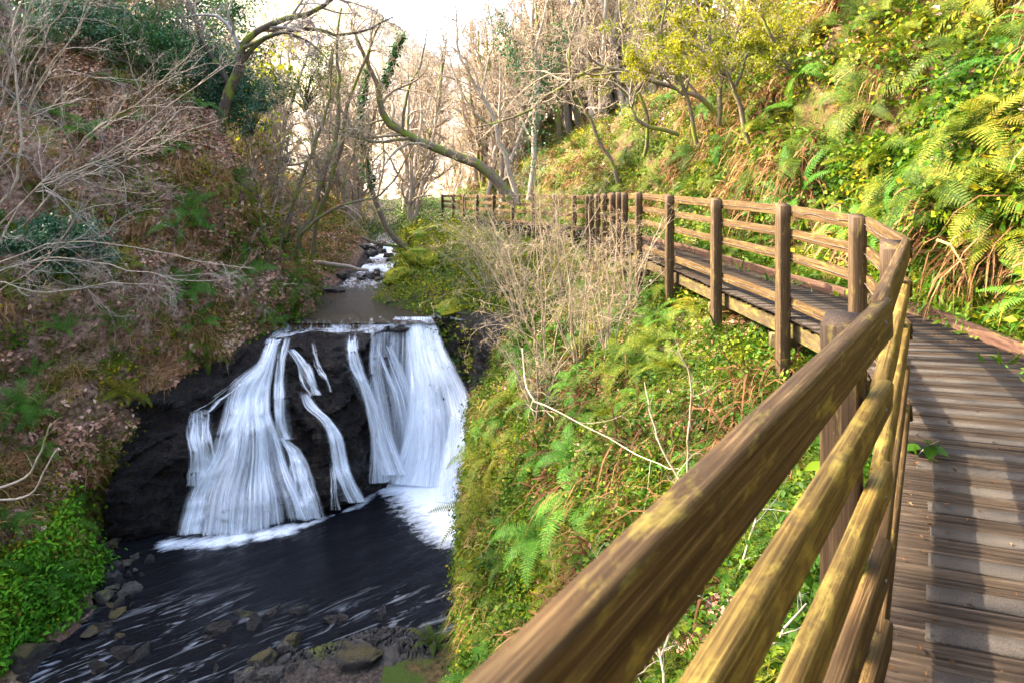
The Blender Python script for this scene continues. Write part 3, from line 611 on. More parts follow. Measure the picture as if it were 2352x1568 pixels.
# ================================================================== boardwalk and railing
def wood(name, c1, c2, c3, lichen=0.0, grain=(1.6, 110, 110), rough=0.65, lcol=(0.42, 0.33, 0.05), ridge_=0.4):
    m, nt, out = newmat(name); tc = nd(nt, 'TexCoord'); oi = nd(nt, 'ObjectInfo')
    ad = nd(nt, 'VectorMath', operation='ADD'); nt.links.new(tc.outputs['Object'], ad.inputs[0])
    rv = nd(nt, 'VectorMath', operation='SCALE'); rv.inputs[0].default_value = (31, 17, 9); nt.links.new(oi.outputs['Random'], rv.inputs['Scale'])
    nt.links.new(rv.outputs[0], ad.inputs[1]); O = ad.outputs[0]
    n1 = noise(nt, mapping(nt, O, grain), 1.0, 6, 0.6, 1.4); n2 = noise(nt, mapping(nt, O, (grain[0]*4, grain[1]*4, grain[2]*4)), 1.0, 4, 0.6)
    n3 = noise(nt, mapping(nt, O, (5, 16, 16) if grain[0] < grain[2] else (16, 16, 5)), 1.0, 9, 0.75, 0.3)
    col = ramp(nt, n1, [(0.32, c1), (0.5, c2), (0.68, c3)])
    col = mix(nt, ramp(nt, n2, [(0.42, g(0.45)), (0.62, g(0))]), col, c1)
    if lichen: col = mix(nt, ramp(nt, n3, [(0.58-lichen*.2, g(0)), (0.82-lichen*.2, g(0.8))]), col, lcol)
    n4 = noise(nt, O, 7.0, 4, 0.7); col = mix(nt, ramp(nt, n4, [(0.56, g(0)), (0.70, g(0.55))]), col, (0.045, 0.028, 0.016))
    if name == 'deck_plank':
        sz = nd(nt, 'SeparateXYZ'); nt.links.new(tc.outputs['Object'], sz.inputs[0]); col = mix(nt, ramp(nt, math_(nt, 'ADD', math_(nt, 'MULTIPLY', sz.outputs[2], 50.0), 1.0), [(0.45, g(1)), (0.80, g(0))]), col, (0.008, 0.006, 0.005))  # grooves coloured dark by depth: dirt, plus shade the relief alone doesn't give
    princ(nt, out, col, rough, bump(nt, math_(nt, 'ADD', n1, math_(nt, 'MULTIPLY', n2, 0.5)), ridge_, 0.006), 0.14); return m
M['rail'] = wood('weathered_rail', (0.024, 0.012, 0.004), (0.075, 0.041, 0.013), (0.22, 0.145, 0.062), 0.12)
M['rail_yellow'] = wood('lichened_rail', (0.045, 0.025, 0.006), (0.13, 0.08, 0.018), (0.32, 0.22, 0.055), 0.45, lcol=(0.42, 0.31, 0.06))
M['post'] = wood('weathered_post', (0.025, 0.015, 0.008), (0.07, 0.043, 0.022), (0.15, 0.095, 0.048), 0.1, (110, 110, 1.6))
M['plankm'] = wood('deck_plank', (0.022, 0.015, 0.010), (0.048, 0.034, 0.023), (0.115, 0.084, 0.058), 0.0, (1.2, 30, 30), 0.7)
M['kerbm'] = wood('kerb_board', (0.035, 0.018, 0.012), (0.09, 0.045, 0.03), (0.17, 0.10, 0.065), 0.1)
M['beam'] = wood('mossy_beam', (0.03, 0.02, 0.012), (0.08, 0.055, 0.03), (0.16, 0.11, 0.06), 0.5, lcol=(0.22, 0.22, 0.03))
m, nt, out = newmat('grip_strip'); O = nd(nt, 'NewGeometry').outputs['Position']
n1 = noise(nt, O, 260, 2, 0.7); n2 = noise(nt, O, 6, 4)
c = mix(nt, ramp(nt, n2, [(0.35, g(0)), (0.7, g(1))]), ramp(nt, n1, [(0.3, (0.018, 0.016, 0.014)), (0.7, (0.072, 0.063, 0.056))]), ramp(nt, n1, [(0.3, (0.026, 0.022, 0.019)), (0.7, (0.088, 0.076, 0.063))]))
princ(nt, out, c, 0.9, bump(nt, n1, 0.5, 0.003), 0.1); M['grip'] = m
m, nt, out = newmat('wire'); princ(nt, out, (0.10, 0.085, 0.07), 0.5); M['wire'] = m

def beam(name, a, b, w, h, mat, parent=None, seed=0, rad=0.012, nseg=14, cut=None, wobble=0.004):
    """timber from a to b (top outer edge line), local X along it; w sideways (to the inner side), h down"""
    a = np.array(a, float); b = np.array(b, float); L = np.linalg.norm(b-a); X = (b-a)/L
    Yd = norm(np.array([X[1], -X[0], 0])); Zd = np.cross(X, Yd)*-1
    if Zd[2] < 0: Zd = -Zd
    pr = []
    for cx_, cy_, a0 in ((w-rad, -rad, 0), (rad, -rad, 90), (rad, -h+rad, 180), (w-rad, -h+rad, 270)):
        for k in range(5): th = R(a0+90*k/4); pr.append((cx_+rad*math.cos(th), cy_+rad*math.sin(th)))
    pr = np.array(pr); n = len(pr); xs = np.linspace(0, L, nseg)
    V = np.zeros((nseg, n, 3)); V[..., 0] = xs[:, None]; V[..., 1] = pr[None, :, 0]; V[..., 2] = pr[None, :, 1]
    q = np.stack([np.broadcast_to(xs[:, None]*1.5, V.shape[:2]), pr[None, :, 0]*12+0*V[..., 0], pr[None, :, 1]*12+0*V[..., 0]], -1)
    V[..., 1] += wobble*vnoise(q, seed); V[..., 2] += wobble*vnoise(q, seed+9)
    F = [ [i*n+j, i*n+(j+1) % n, (i+1)*n+(j+1) % n, (i+1)*n+j] for i in range(nseg-1) for j in range(n)]
    me_V = V.reshape(-1, 3); caps = np.array([list(range(n))[::-1], [(nseg-1)*n+k for k in range(n)]])
    o = mesh(name, me_V, [np.array(F), caps], mat, parent, True)
    mt = Matrix(((X[0], Yd[0], Zd[0], a[0]), (X[1], Yd[1], Zd[1], a[1]), (X[2], Yd[2], Zd[2], a[2]), (0, 0, 0, 1)))
    if parent is None: o.matrix_world = mt
    else: o.matrix_parent_inverse = Matrix(); o.matrix_basis = Matrix.Translation(parent.location).inverted() @ mt
    return o
def post(x, y, ztop, zbot, ang, parent, w=0.115, d=0.115, slope=0.05, seed=0, mat='post'):
    nz = 16; zs = np.linspace(zbot, 0, nz); ch = 0.007
    pr = np.array([(-w/2+ch, -d/2), (w/2-ch, -d/2), (w/2, -d/2+ch), (w/2, d/2-ch), (w/2-ch, d/2), (-w/2+ch, d/2), (-w/2, d/2-ch), (-w/2, -d/2+ch)])
    V = np.zeros((nz, 8, 3)); V[..., 0] = pr[None, :, 0]; V[..., 1] = pr[None, :, 1]; V[..., 2] = zs[:, None]
    V[-1, :, 2] += slope*pr[:, 0]/w; V[:-1, :, :2] += 0.002*vnoise(np.stack([zs[:-1, None]*3+0*pr[None, :, 0], pr[None, :, 0]*9+0*zs[:-1, None], pr[None, :, 1]*9+0*zs[:-1, None]], -1), seed)[..., None]
    F = np.array([[i*8+j, i*8+(j+1) % 8, (i+1)*8+(j+1) % 8, (i+1)*8+j] for i in range(nz-1) for j in range(8)])
    o = mesh('post', V, [F, np.array([[(nz-1)*8+k for k in range(8)]])], M[mat], parent, False)
    o.location = Vector((x, y, ztop))-parent.location; o.rotation_euler = (0, 0, ang); return o

rail_root = empty('wooden_railing', (1.0, 1.9, -1.6), 'weathered brown post and rail fence running along the outer edge of the boardwalk', 'railing')
JY = [-3.2, 1.97, 3.9, 5.7, 7.0, 8.8, 10.8, 12.6, 14.2, 15.4, 16.5, 17.6, 18.6, 19.8, 21.3, 22.9, 24.5, 26.2, 28.0, 29.6, 31.5, 34]
def J(y, h): return np.array([OX(y), y, -HR(y)-h])
RD = [0.0, 0.25, 0.50, 0.74, 0.985]
for i in range(len(JY)-1):
    a, b = JY[i], JY[i+1]
    offs = RD if b < 5 else [0.0, 0.25, 0.50, 0.985] if b < 14 else [0.0, 0.27, 0.54]
    for k, h in enumerate(offs):
        A0, B0 = J(a, h), J(b, h); X = norm(B0-A0); nrm_ = np.array([X[1], -X[0], 0])
        if i == 0: B0 = B0+X*0.06
        if i == 1: A0 = A0-nrm_*.012-X*0.02; B0 = B0-nrm_*.012
        hh = (0.115 if k == 0 else 0.10) if b < 14 else 0.12
        if k == 0 and b < 5: hh = 0.125
        mt = 'rail_yellow' if (i < 2 and k in (1, 2)) else 'rail'
        beam('rail', A0, B0, 0.045, hh, M[mt], rail_root, seed=i*7+k, rad=0.014 if b < 5 else .008, nseg=26 if i == 0 else 12)
def post_at(y, zb=None, back=0.0, w=.115, slope=.05, lift=.0, dx=0, seed=0):
    e = 0.3; dd = norm(np.array([OX(y+e)-OX(y-e), 2*e])); nx, ny = dd[1], -dd[0]
    x = OX(y)-nx*(.06+back)+dx; yy = y-ny*(.06+back)
    gz = drop(x, yy); zb = (gz.z-.4 if gz else -3) if zb is None else zb
    zt = -HR(y)+lift; post(x, yy, zt, zb-zt, math.atan2(-nx, ny)+math.pi/2+math.pi/2, rail_root, w, w, slope, seed)
post_at(1.86, -2.75, lift=-.045, w=.10, slope=.03)
post_at(3.82, -2.7, lift=-.03, w=.12)
for y in JY[3:9]: post_at(y, None, lift=.012, w=.12, slope=.03, seed=int(y))
for y in (13.7, 14.9, 15.9, 16.9, 17.9): post_at(y, None, lift=.0, w=.12)
for y in JY[12:]: post_at(y, None, lift=.0, w=.12)
post_at(-1.2, -3.5, w=.12)
# thin wires stapled along the rails
for i in (2, 3, 4, 5, 6):
    a, b = JY[i], JY[i+1]
    for k, h in enumerate((0.06, 0.31, 0.56, 1.04)):
        t_ = np.linspace(0, 1, 40)[:, None]; P = J(a, h)*(1-t_)+J(b, h)*t_; X = norm(J(b, 0)-J(a, 0)); P = P-np.array([X[1], -X[0], 0])*.012
        rr = np.random.default_rng(i*9+k); P[:, 2] += (.018 if (k == 0 and i == 3) else .006)*vnoise(np.stack([t_[:, 0]*9, 0*t_[:, 0], 0*t_[:, 0]], -1), i+k)
        T_ = Tubes(); T_.add(P, .0028, 4)
        for q_ in range(2, 38, 3):
            T_.add([P[q_]+[-.0, -.0, -.011], P[q_]+[0, -.01, 0.004], P[q_]+[.0, 0, .011]], .0022, 3)
        w_ = T_.build('wire', M['wire']); w_.parent = rail_root; w_.matrix_parent_inverse = Matrix.Translation(rail_root.location).inverted()
# bolts on the near rails
for y, hs in ((1.90, RD[:4]), (3.8, RD[:3]), (0.75, RD)):
    for h in hs:
        p = J(y, h+.05); e = .1; X = norm(J(y+e, h)-J(y-e, h)); nn = np.array([X[1], -X[0], 0]); p = p+nn*.042
        T_ = Tubes(); T_.add([p, p+nn*.006, p+nn*.0065], [.007, .007, .001], 8)
        w_ = T_.build('bolt', M['wire'], smooth=False); w_.parent = rail_root; w_.matrix_parent_inverse = Matrix.Translation(rail_root.location).inverted()

# ---- deck
deck = empty('boardwalk', (2.5, 4.0, -1.6), 'timber boardwalk with grooved planks, grey grip strips and a low kerb board', 'boardwalk')
def sl(y): return np.interp(y, [0, 2.2, 3.4, 5, 6.5, 8, 19, 22, 30], [.30, .31, .33, .22, .06, -.02, .02, -.3, -.35])
def corner(y, side, dz=0):
    yo = y
    if side == 0: return np.array([OX(yo)+.0, yo, DZ(yo)+dz])
    x0 = OX(yo); yi = yo
    for _ in range(12): wd = IX(yi)-x0; yi = yo-sl(yo)*wd
    return np.array([IX(yi)-.05, yi, DZ(yo)+dz])
yk = [-0.6]
while yk[-1] < 34: yk.append(yk[-1]+np.interp(yk[-1], [0, 4, 5, 6.5, 40], [.215, .215, .22, .155, .155]))
far = Bag(); fars = Bag()
def plankgeo(y0, y1, seed):
    a0, a1 = corner(y0, 0), corner(y1-.012, 0); b0, b1 = corner(y0, 1), corner(y1-.012, 1)
    rr = np.random.default_rng(seed); ext = rr.uniform(-.02, .02)
    a0, a1 = a0+norm(a0-b0)*(.03+ext), a1+norm(a1-b1)*(.03+ext)
    ng = 7; ts = []; zs = []
    for k in range(ng):
        c0, c1 = k/ng, (k+1)/ng
        ts += [c0+.020, c0+.036, c1-.036, c1-.020]; zs += [-.014, 0, 0, -.014] if k not in () else [0]*4
    ts = np.array([0, 0]+ts+[1, 1]); zs = np.array([-.04, -.003]+zs+[-.003, -.04])+rr.uniform(-.002, .002)
    nu = 8; u_ = np.linspace(0, 1, nu)
    V = (a0[None, None]*(1-u_)[:, None, None]+b0*u_[:, None, None])*(1-ts)[None, :, None]+(a1[None, None]*(1-u_)[:, None, None]+b1*u_[:, None, None])*ts[None, :, None]
    V[..., 2] += zs[None]
    F = grid_faces(nu, len(ts))[:, ::-1]
    n = len(ts); caps = []
    return V, F, (a0, a1, b0, b1)
cnt = 0
for k in range(len(yk)-1):
    y0, y1 = yk[k], yk[k+1]; V, F, (a0, a1, b0, b1) = plankgeo(y0, y1, k)
    s0 = np.interp(y0, [0, 3.3, 3.6, 6], [.16, .16, .05, .04]); wd = np.linalg.norm(b0-a0)
    def qd(c0, c1, t0, t1, z): 
        f = lambda c, t: (a0*(1-c)+b0*c)*(1-t)+(a1*(1-c)+b1*c)*t
        v = [f(c0, t0), f(c1, t0), f(c1, t1), f(c0, t1)]; top = np.array(v)+[0, 0, z]; return np.concatenate([top, np.array(v)-[0, 0, .004]])
    QF = np.array([[0, 1, 2, 3], [4, 5, 1, 0], [5, 6, 2, 1], [6, 7, 3, 2], [7, 4, 0, 3]])
    if cnt < 100 and y0 > -.3:
        org = (a0+b0+a1+b1)/4; X = norm(b0-a0); Yv = norm(np.cross([0, 0, 1], X)); Zv = np.cross(X, Yv)
        Rm = np.stack([X, Yv, Zv], 1); o = mesh('plank', (V.reshape(-1, 3)-org)@Rm, F, M['plankm'], deck)
        mt = Matrix([list(Rm[r])+[org[r]] for r in range(3)]+[[0, 0, 0, 1]]); o.matrix_basis = Matrix.Translation(deck.location).inverted() @ mt
        if y0 < 9:
            q_ = (qd(s0/wd*1.1, .97, .30, .70, .004)-org)@Rm; s_o = mesh('grip_strip', q_, QF, M['grip'], o)
        cnt += 1
    else: far.add((V.reshape(-1, 3), F))
o = far.build('plank', M['plankm']); o.parent = deck; o.matrix_parent_inverse = Matrix.Translation(deck.location).inverted(); o['kind'] = 'stuff'
# kerb boards on the inner side, joists and edge beam
KY = [-1.5, 1.2, 3.4, 5.3, 7.0, 8.0, 9.5, 11.2, 13, 15, 17, 19, 22, 26, 30]
for a, b in zip(KY[:-1], KY[1:]):
    pa, pb = np.array([IX(a)-.06, a, DZ(a)+.12]), np.array([IX(b)-.06, b, DZ(b)+.12])
    beam('kerb_board', pa, pb, .055, .17, M['kerbm'], deck, seed=int(a*3)+50, rad=.008, nseg=10)
EY = [-1.5, 1.97, 3.9, 5.7, 7, 8.8, 10.8, 12.6, 14.3, 16, 19]
for a, b in zip(EY[:-1], EY[1:]):
    for off, w_ in ((.07, .07), (1.0, .07)):
        pa, pb = np.array([OX(a)+off, a, DZ(a)-.045]), np.array([OX(b)+off, b, DZ(b)-.045])
        beam('joist', pa, pb, w_, .2, M['beam'], deck, seed=int(a*5), rad=.006, nseg=8)
for y in (5.9, 7.4, 9.2, 11, 12.8):
    x0, x1 = OX(y)-.02, IX(y)-.1
    beam('cross_beam', (x0, y, DZ(y)-.25), (x1, y, DZ(y)-.25), .09, .16, M['beam'], deck, seed=int(y*11), rad=.006, nseg=8)
    for xx in (x0+.35, x0+1.0):
        gz = drop(xx, y); zb = (gz.z-.3) if gz else -3
        p = post(xx, y-.05, DZ(y)-.26, zb-(DZ(y)-.26)-.0, 0, deck, .12, .12, 0, int(y)); p.name = 'support_post'
# ================================================================== plants on the ground
rng = np.random.default_rng(11)
M['shore'] = leaf_mat('shore_herb', [(0.0, (0.03, 0.11, 0.006)), (0.5, (0.08, 0.24, 0.012)), (1.0, (0.20, 0.38, 0.02))], 0.3, 0.5)
def dist(P): return np.linalg.norm(P, axis=-1)
def near_w(P, p=1.4): return 1/np.maximum(dist(P), 2.5)**p
def patch(P, f, s, lo=-.2, hi=.3): return np.clip((fbm(P*f, s, 3)-lo)/(hi-lo), 0, 1)
UP = np.array([0, 0, 1.])
def rnd(n): return norm(rng.normal(size=(n, 3)))
def leafscatter(name, mat, n, cond, size, lift=(.0, .06), asp=.7, upw=.6, jit=.6, lab=None, cat='plants', down=.35, cluster=1, cr=.1):
    P, N = scatter(rng, n//cluster, cond)
    if cluster > 1:
        P = np.repeat(P, cluster, 0)+rng.normal(size=(len(P)*cluster, 3))*cr; N = np.repeat(N, cluster, 0)
    k = len(P); sz = rng.uniform(size[0], size[1], k)
    nn = norm(N*(1-upw)+UP*upw+rnd(k)*jit); A = norm(np.cross(nn, rnd(k))-UP*down*rng.random((k, 1)))
    P = P+N*rng.uniform(*lift, k)[:, None]
    V, F = leaves(P, A, nn, sz, asp); o = mesh(name, V, F, M[mat]); tag(o, lab, cat, kind='stuff'); return o
def tufts(name, mat, n, per, cond, L, w, droop, lab=None, spread=.04, outw=.7, prof='grass', segs=4, lift=0, cat='plants'):
    P, N = scatter(rng, n, cond); P = np.repeat(P, per, 0)+rng.normal(size=(n*per, 3))*spread; N = np.repeat(N, per, 0); k = len(P)
    sc = np.repeat(rng.uniform(.6, 1.25, n), per)
    D = norm(N*.7+UP*.35+rnd(k)*outw); LL = rng.uniform(*L, k)*sc
    V, F = blades(P+N*lift, D, LL, rng.uniform(*w, k), rng.uniform(*droop, k), segs, None, rng, prof)
    o = mesh(name, V, F, M[mat]); tag(o, lab, cat, kind='stuff'); return o
LEFT = lambda P, t: (t > 2.2) & (t < 4.95) & (P[..., 1] > 4)
def crest(P): return np.clip((P[..., 1]-2)/3, .2, 1)
# --- left bank: oak litter, straw tufts, woodrush, moss
leafscatter('leaf_litter', 'litter', 90000, lambda P, t, N: LEFT(P, t)*near_w(P, .7)*(.05+patch(P, .65, 61, -.2, .2))*np.clip(N[..., 2]*2.2, .15, 1), (.08, .17), (.0, .05), .6, .5, .5, 'pinkish brown dead oak leaves lying over the shaded left bank', 'dead leaves')
tufts('straw_tufts', 'straw', 1600, 34, lambda P, t, N: LEFT(P, t)*near_w(P, .6)*patch(P, .7, 63, -.1, .4), (.30, .62), (.008, .018), (1.0, 2.2), 'drooping straw coloured grass tufts on the shaded left bank', .06, .75, cat='dry grass')
tufts('woodrush_tufts', 'grass', 1700, 26, lambda P, t, N: LEFT(P, t)*near_w(P, .8)*(.1+patch(P, .8, 65, -.1, .4)), (.22, .48), (.010, .022), (.7, 1.7), 'green arching woodrush tufts scattered over the shaded left bank', .06, .8, cat='grass')
leafscatter('bank_herbs', 'herb', 30000, lambda P, t, N: LEFT(P, t)*near_w(P, .8)*(patch(P, .6, 67, .0, .5)+(t > 4.0)*.25), (.05, .10), (.02, .16), .8, .5, .7, 'small dark green herb leaves among the dead leaves of the left bank', 'herbs', cluster=10, cr=.12)
leafscatter('bank_moss', 'moss', 42000, lambda P, t, N: ((t > 3.0) & (t < 5.1))*near_w(P, .8)*(patch(P, .9, 69, .0, .45)+(t > 4.1)*.5), (.03, .07), (.0, .05), .5, .4, .9, 'yellow green moss cushions on the shaded left bank', 'moss', cluster=20, cr=.13)
# --- the grassy shelf at the lower left
leafscatter('shore_herbs', 'shore', 17000, lambda P, t, N: ((t > 4.25) & (t < 5.15) & (P[..., 1] < 13.6) & (P[..., 1] > 9)), (.06, .15), (.02, .2), .45, .6, .7, 'fresh green herbs covering the shelf beside the pool', 'herbs', cluster=8, cr=.12, down=.8)
# --- right bank above the path
RB = lambda P, t: (t > 12.15) & (t < 15.4)
leafscatter('bank_leaves', 'herb', 74000, lambda P, t, N: RB(P, t)*near_w(P, 1.1)*(.12+patch(P, 1.0, 71, -.25, .35)), (.05, .12), (.02, .22), .7, .45, .7, 'bright ivy, bramble and herb leaves covering the sunlit right bank', 'herbs', cluster=7, cr=.11)
tufts('bank_blades', 'herb2', 1700, 14, lambda P, t, N: ((t > 12.1) & (t < 13.6))*near_w(P, 1.2)*(.2+patch(P, .9, 73, -.2, .3)), (.16, .34), (.022, .045), (.8, 1.8), 'glossy broad green blades crowding along the foot of the right bank', .06, .8, 'leaf', 4, cat='herbs')
tufts('bank_grass', 'grass', 1500, 24, lambda P, t, N: RB(P, t)*near_w(P, 1.0)*patch(P, .7, 75, -.1, .4), (.25, .5), (.007, .014), (1.0, 2.2), 'thin green grass hanging from the sunlit right bank', .07, .8, cat='grass')
leafscatter('bank_litter', 'litter', 12000, lambda P, t, N: RB(P, t)*near_w(P, 1.0)*patch(P, .9, 77, .0, .5), (.05, .12), (.0, .05), .7, .5, .6, 'orange brown dead leaves caught on the sunlit right bank', 'dead leaves')
tufts('dead_fronds', 'deadfern', 330, 30, lambda P, t, N: ((t > 12.8) & (t < 15.2))*near_w(P, .9)*patch(P, .7, 79, -.05, .35), (.4, .95), (.02, .045), (1.6, 2.8), 'rusty dead fern fronds hanging in curtains on the right bank', .12, .55, cat='dead ferns')
leafscatter('bank_moss', 'moss', 26000, lambda P, t, N: RB(P, t)*near_w(P, 1.0)*patch(P, .8, 81, .0, .4), (.02, .05), (.0, .06), .5, .4, .9, 'yellow moss tufts on the sunlit right bank', 'moss', cluster=24, cr=.1)
# --- slope below the boardwalk
LS = lambda P, t: (t > 8.15) & (t < 11.2) & (P[..., 1] < 19.5)
leafscatter('slope_leaves', 'herb', 80000, lambda P, t, N: LS(P, t)*near_w(P, 1.5)*(.25+patch(P, .9, 83, -.2, .3))*np.where(t < 10.1, 1.5, .7), (.035, .08), (.01, .14), .7, .5, .7, 'dense small green leaves covering the slope below the boardwalk', 'herbs', cluster=9, cr=.09)
tufts('slope_blades', 'herb2', 2300, 12, lambda P, t, N: ((t > 8.6) & (t < 11.9) & (P[..., 1] < 14))*near_w(P, 1.5)*(.1+patch(P, .9, 85, -.1, .3)), (.13, .28), (.02, .04), (.7, 1.7), 'glossy ramsons blades growing down the slope below the boardwalk', .05, .8, 'leaf', 4, cat='herbs')
leafscatter('slope_moss', 'moss', 60000, lambda P, t, N: ((t > 7.9) & (t < 9.6) & (P[..., 1] < 17))*near_w(P, 1.1)*(.3+patch(P, .8, 87, -.2, .3)), (.02, .05), (.0, .05), .4, .3, .9, 'yellow green moss clothing the cliff edge over the pool', 'moss', cluster=24, cr=.1)
tufts('slope_dead_fronds', 'deadfern', 150, 26, lambda P, t, N: ((t > 9.5) & (t < 11.1) & (P[..., 1] < 17))*near_w(P, 1.2)*patch(P, .8, 89, -.05, .35), (.3, .8), (.01, .03), (1.4, 2.6), 'brown dead fern fronds hanging below the boardwalk', .1, .6, cat='dead ferns')
leafscatter('slope_litter', 'litter', 14000, lambda P, t, N: ((t > 9.2) & (t < 12) & (P[..., 1] < 16))*near_w(P, 1.5)*patch(P, .9, 91, -.1, .4), (.05, .10), (.0, .05), .7, .5, .6, 'brown dead leaves under the ferns below the boardwalk', 'dead leaves')
tufts('slope_grass', 'grass', 1500, 22, lambda P, t, N: LS(P, t)*near_w(P, 1.4)*patch(P, .8, 93, -.1, .4), (.2, .42), (.005, .011), (1.0, 2.2), 'thin grass tufts on the slope below the boardwalk', .06, .8, cat='grass')
tufts('edge_grass', 'straw', 150, 24, lambda P, t, N: ((t > 8.7) & (t < 9.35) & (P[..., 1] < 17))*near_w(P, .8), (.2, .5), (.006, .012), (1.4, 2.6), 'straw grass hanging over the cliff edge above the pool', .08, .8, cat='dry grass')
tufts('edge_grass', 'grass', 520, 22, lambda P, t, N: ((t > 8.5) & (t < 9.4) & (P[..., 1] < 17))*near_w(P, .8), (.15, .4), (.006, .014), (1.2, 2.4), 'green grass hanging over the cliff edge above the pool', .08, .8, cat='grass')
# --- mossy flats beyond the fall and the banks upstream
leafscatter('flat_moss', 'moss', 30000, lambda P, t, N: ((t > 8.0) & (t < 11) & (P[..., 1] > 17.3) & (P[..., 1] < 32)), (.05, .11), (.0, .06), .7, .4, .7, 'bright moss on the flat ground beside the upper pool', 'moss', cluster=12, cr=.2)
leafscatter('upstream_herbs', 'herb', 34000, lambda P, t, N: (((t > 8.3) & (t < 11.4)) | ((t > 3.5) & (t < 4.9)) | ((t > 4.8) & (t < 8.5) & (P[..., 1] > 30.8)))*(P[..., 1] > 18)*1.0, (.07, .16), (.0, .25), .6, .5, .7, 'green herbs along the stream above the fall', 'herbs', cluster=10, cr=.3)
tufts('upstream_straw', 'straw', 900, 26, lambda P, t, N: ((t > 2) & (t < 4.8) & (P[..., 1] > 20.5))*1.0, (.4, .8), (.02, .04), (.8, 1.8), 'dry straw coloured grass on the banks upstream', .15, .8, cat='dry grass')
# debris on the deck
n = 900; y_ = rng.uniform(.9, 12, n)**1.0; wd = (IX(y_)-OX(y_)); f_ = np.where(rng.random(n) < .5, rng.beta(1, 9, n), np.where(rng.random(n) < .7, 1-rng.beta(1, 8, n), rng.random(n)))
P = np.stack([OX(y_)+.04+f_*(wd-.14), y_-f_*sl(y_)*wd, DZ(y_)+.004], -1)
V, F = leaves(P+UP*.004, norm(rng.normal(size=(n, 3))*[1, 1, .12]), norm(UP+rnd(n)*.3), rng.uniform(.008, .032, n), .4, .6)
tag(mesh('leaf_litter', V, F, M['deadfern']), 'small dead leaf crumbs scattered on the boardwalk planks', 'dead leaves', kind='stuff')

# ================================================================== ferns: individual plants
def frond_geo(rr, L, arch=1.0, pairs=24, hi=False, wid=.17):
    n = 26; t = np.linspace(0, 1, n); el = R(68)-t*arch*R(105)
    st = L/(n-1); p = np.cumsum(np.stack([np.cos(el)*st, 0*t, np.sin(el)*st], -1), 0); p[:, 1] += .03*L*np.sin(t*3+rr.random()*6)
    T_ = Tubes(); T_.add(p, np.linspace(.0035, .0008, n)*max(1, L), 3); V = [np.concatenate(T_.V)]; Fq = [np.concatenate(T_.F)]; nV = len(V[0]); Ft = []
    tt = np.linspace(.13, .985, pairs)
    for k, q in enumerate(tt):
        i = min(int(q*(n-1)), n-2); c = p[i]+(p[i+1]-p[i])*(q*(n-1)-i); d = norm(p[i+1]-p[i]); S_ = np.array([0, 1., 0]); Nn = np.cross(d, S_)
        ln = L*wid*math.sin(math.pi*(.12+.86*q)**.8)**.8*(.9+.2*rr.random())
        for sgn in (1, -1):
            a = norm(S_*sgn+d*.35-Nn*(-.12)*(rr.random()+.3)); wv = d*L*.9/pairs*.46
            if not hi:
                v = np.array([c-wv*.8, c+a*ln*.45-wv*.9, c+a*ln-UP*ln*.12, c+a*ln*.45+wv*.9, c+wv*.8]); V.append(v)
                Fq.append(np.array([[nV, nV+1, nV+3, nV+4]])); Ft.append(np.array([[nV+1, nV+2, nV+3]])); nV += 5
            else:
                m_ = 7
                for j in range(m_):
                    u0 = (j+.1)/m_; u1 = (j+1.35)/m_; wj = 1.25*(1-u0**1.6)*.9+.12; b0 = c+a*ln*u0-UP*ln*.12*u0*u0; b1 = c+a*ln*u1-UP*ln*.12*u1*u1
                    v = np.array([b0, b0+a*ln*.05+wv*wj, b1, b0+a*ln*.05-wv*wj]); V.append(v); Ft.append(np.array([[nV, nV+1, nV+2], [nV, nV+2, nV+3]])[:, ::-1]); nV += 4
    return np.concatenate(V), np.concatenate(Fq), np.concatenate(Ft) if Ft else np.zeros((0, 3), int)
def fernproto(seed, mat, nf, L, arch, hi=False, parts=False, spread=360, label='x', name='fern', group=None, wid=.17):
    rr = np.random.default_rng(seed); root = None; bag = Bag(); out = []
    for k in range(nf):
        V, Fq, Ft = frond_geo(rr, L*rr.uniform(.65, 1.1), arch*rr.uniform(.75, 1.25), 26 if hi else 20, hi, wid)
        az = R(k*spread/nf+rr.uniform(-18, 18)); c, s = math.cos(az), math.sin(az); V = V@np.array([[c, s, 0], [-s, c, 0], [0, 0, 1]])
        out.append((V, Fq, Ft))
    if parts:
        root = empty(name, (0, 0, 0), label, 'fern', group)
        for V, Fq, Ft in out: mesh('frond', V, [Fq, Ft], M[mat], root)
    else:
        Vs = []; Q = []; Tt = []; n = 0
        for V, Fq, Ft in out: Vs.append(V); Q.append(Fq+n); Tt.append(Ft+n); n += len(V)
        root = mesh(name, np.concatenate(Vs), [np.concatenate(Q), np.concatenate(Tt)], M[mat]); tag(root, label, 'fern', group)
    return root
def place(o, P, N, s, az, tilt=.55):
    Zv = Vector(norm(np.asarray(N)*tilt+UP*(1-tilt))); q = Zv.to_track_quat('Z', 'Y').to_matrix().to_4x4()
    o.matrix_world = Matrix.Translation(Vector(P)) @ q @ Matrix.Rotation(az, 4, 'Z') @ Matrix.Scale(s, 4)
G1 = ('green fern rooted in the sunlit bank above the boardwalk', 'ferns on the sunlit right bank')
G2 = ('green fern on the slope between the boardwalk and the pool', 'ferns below the boardwalk')
G3 = ('green fern on the shaded leafy bank left of the waterfall', 'ferns on the shaded left bank')
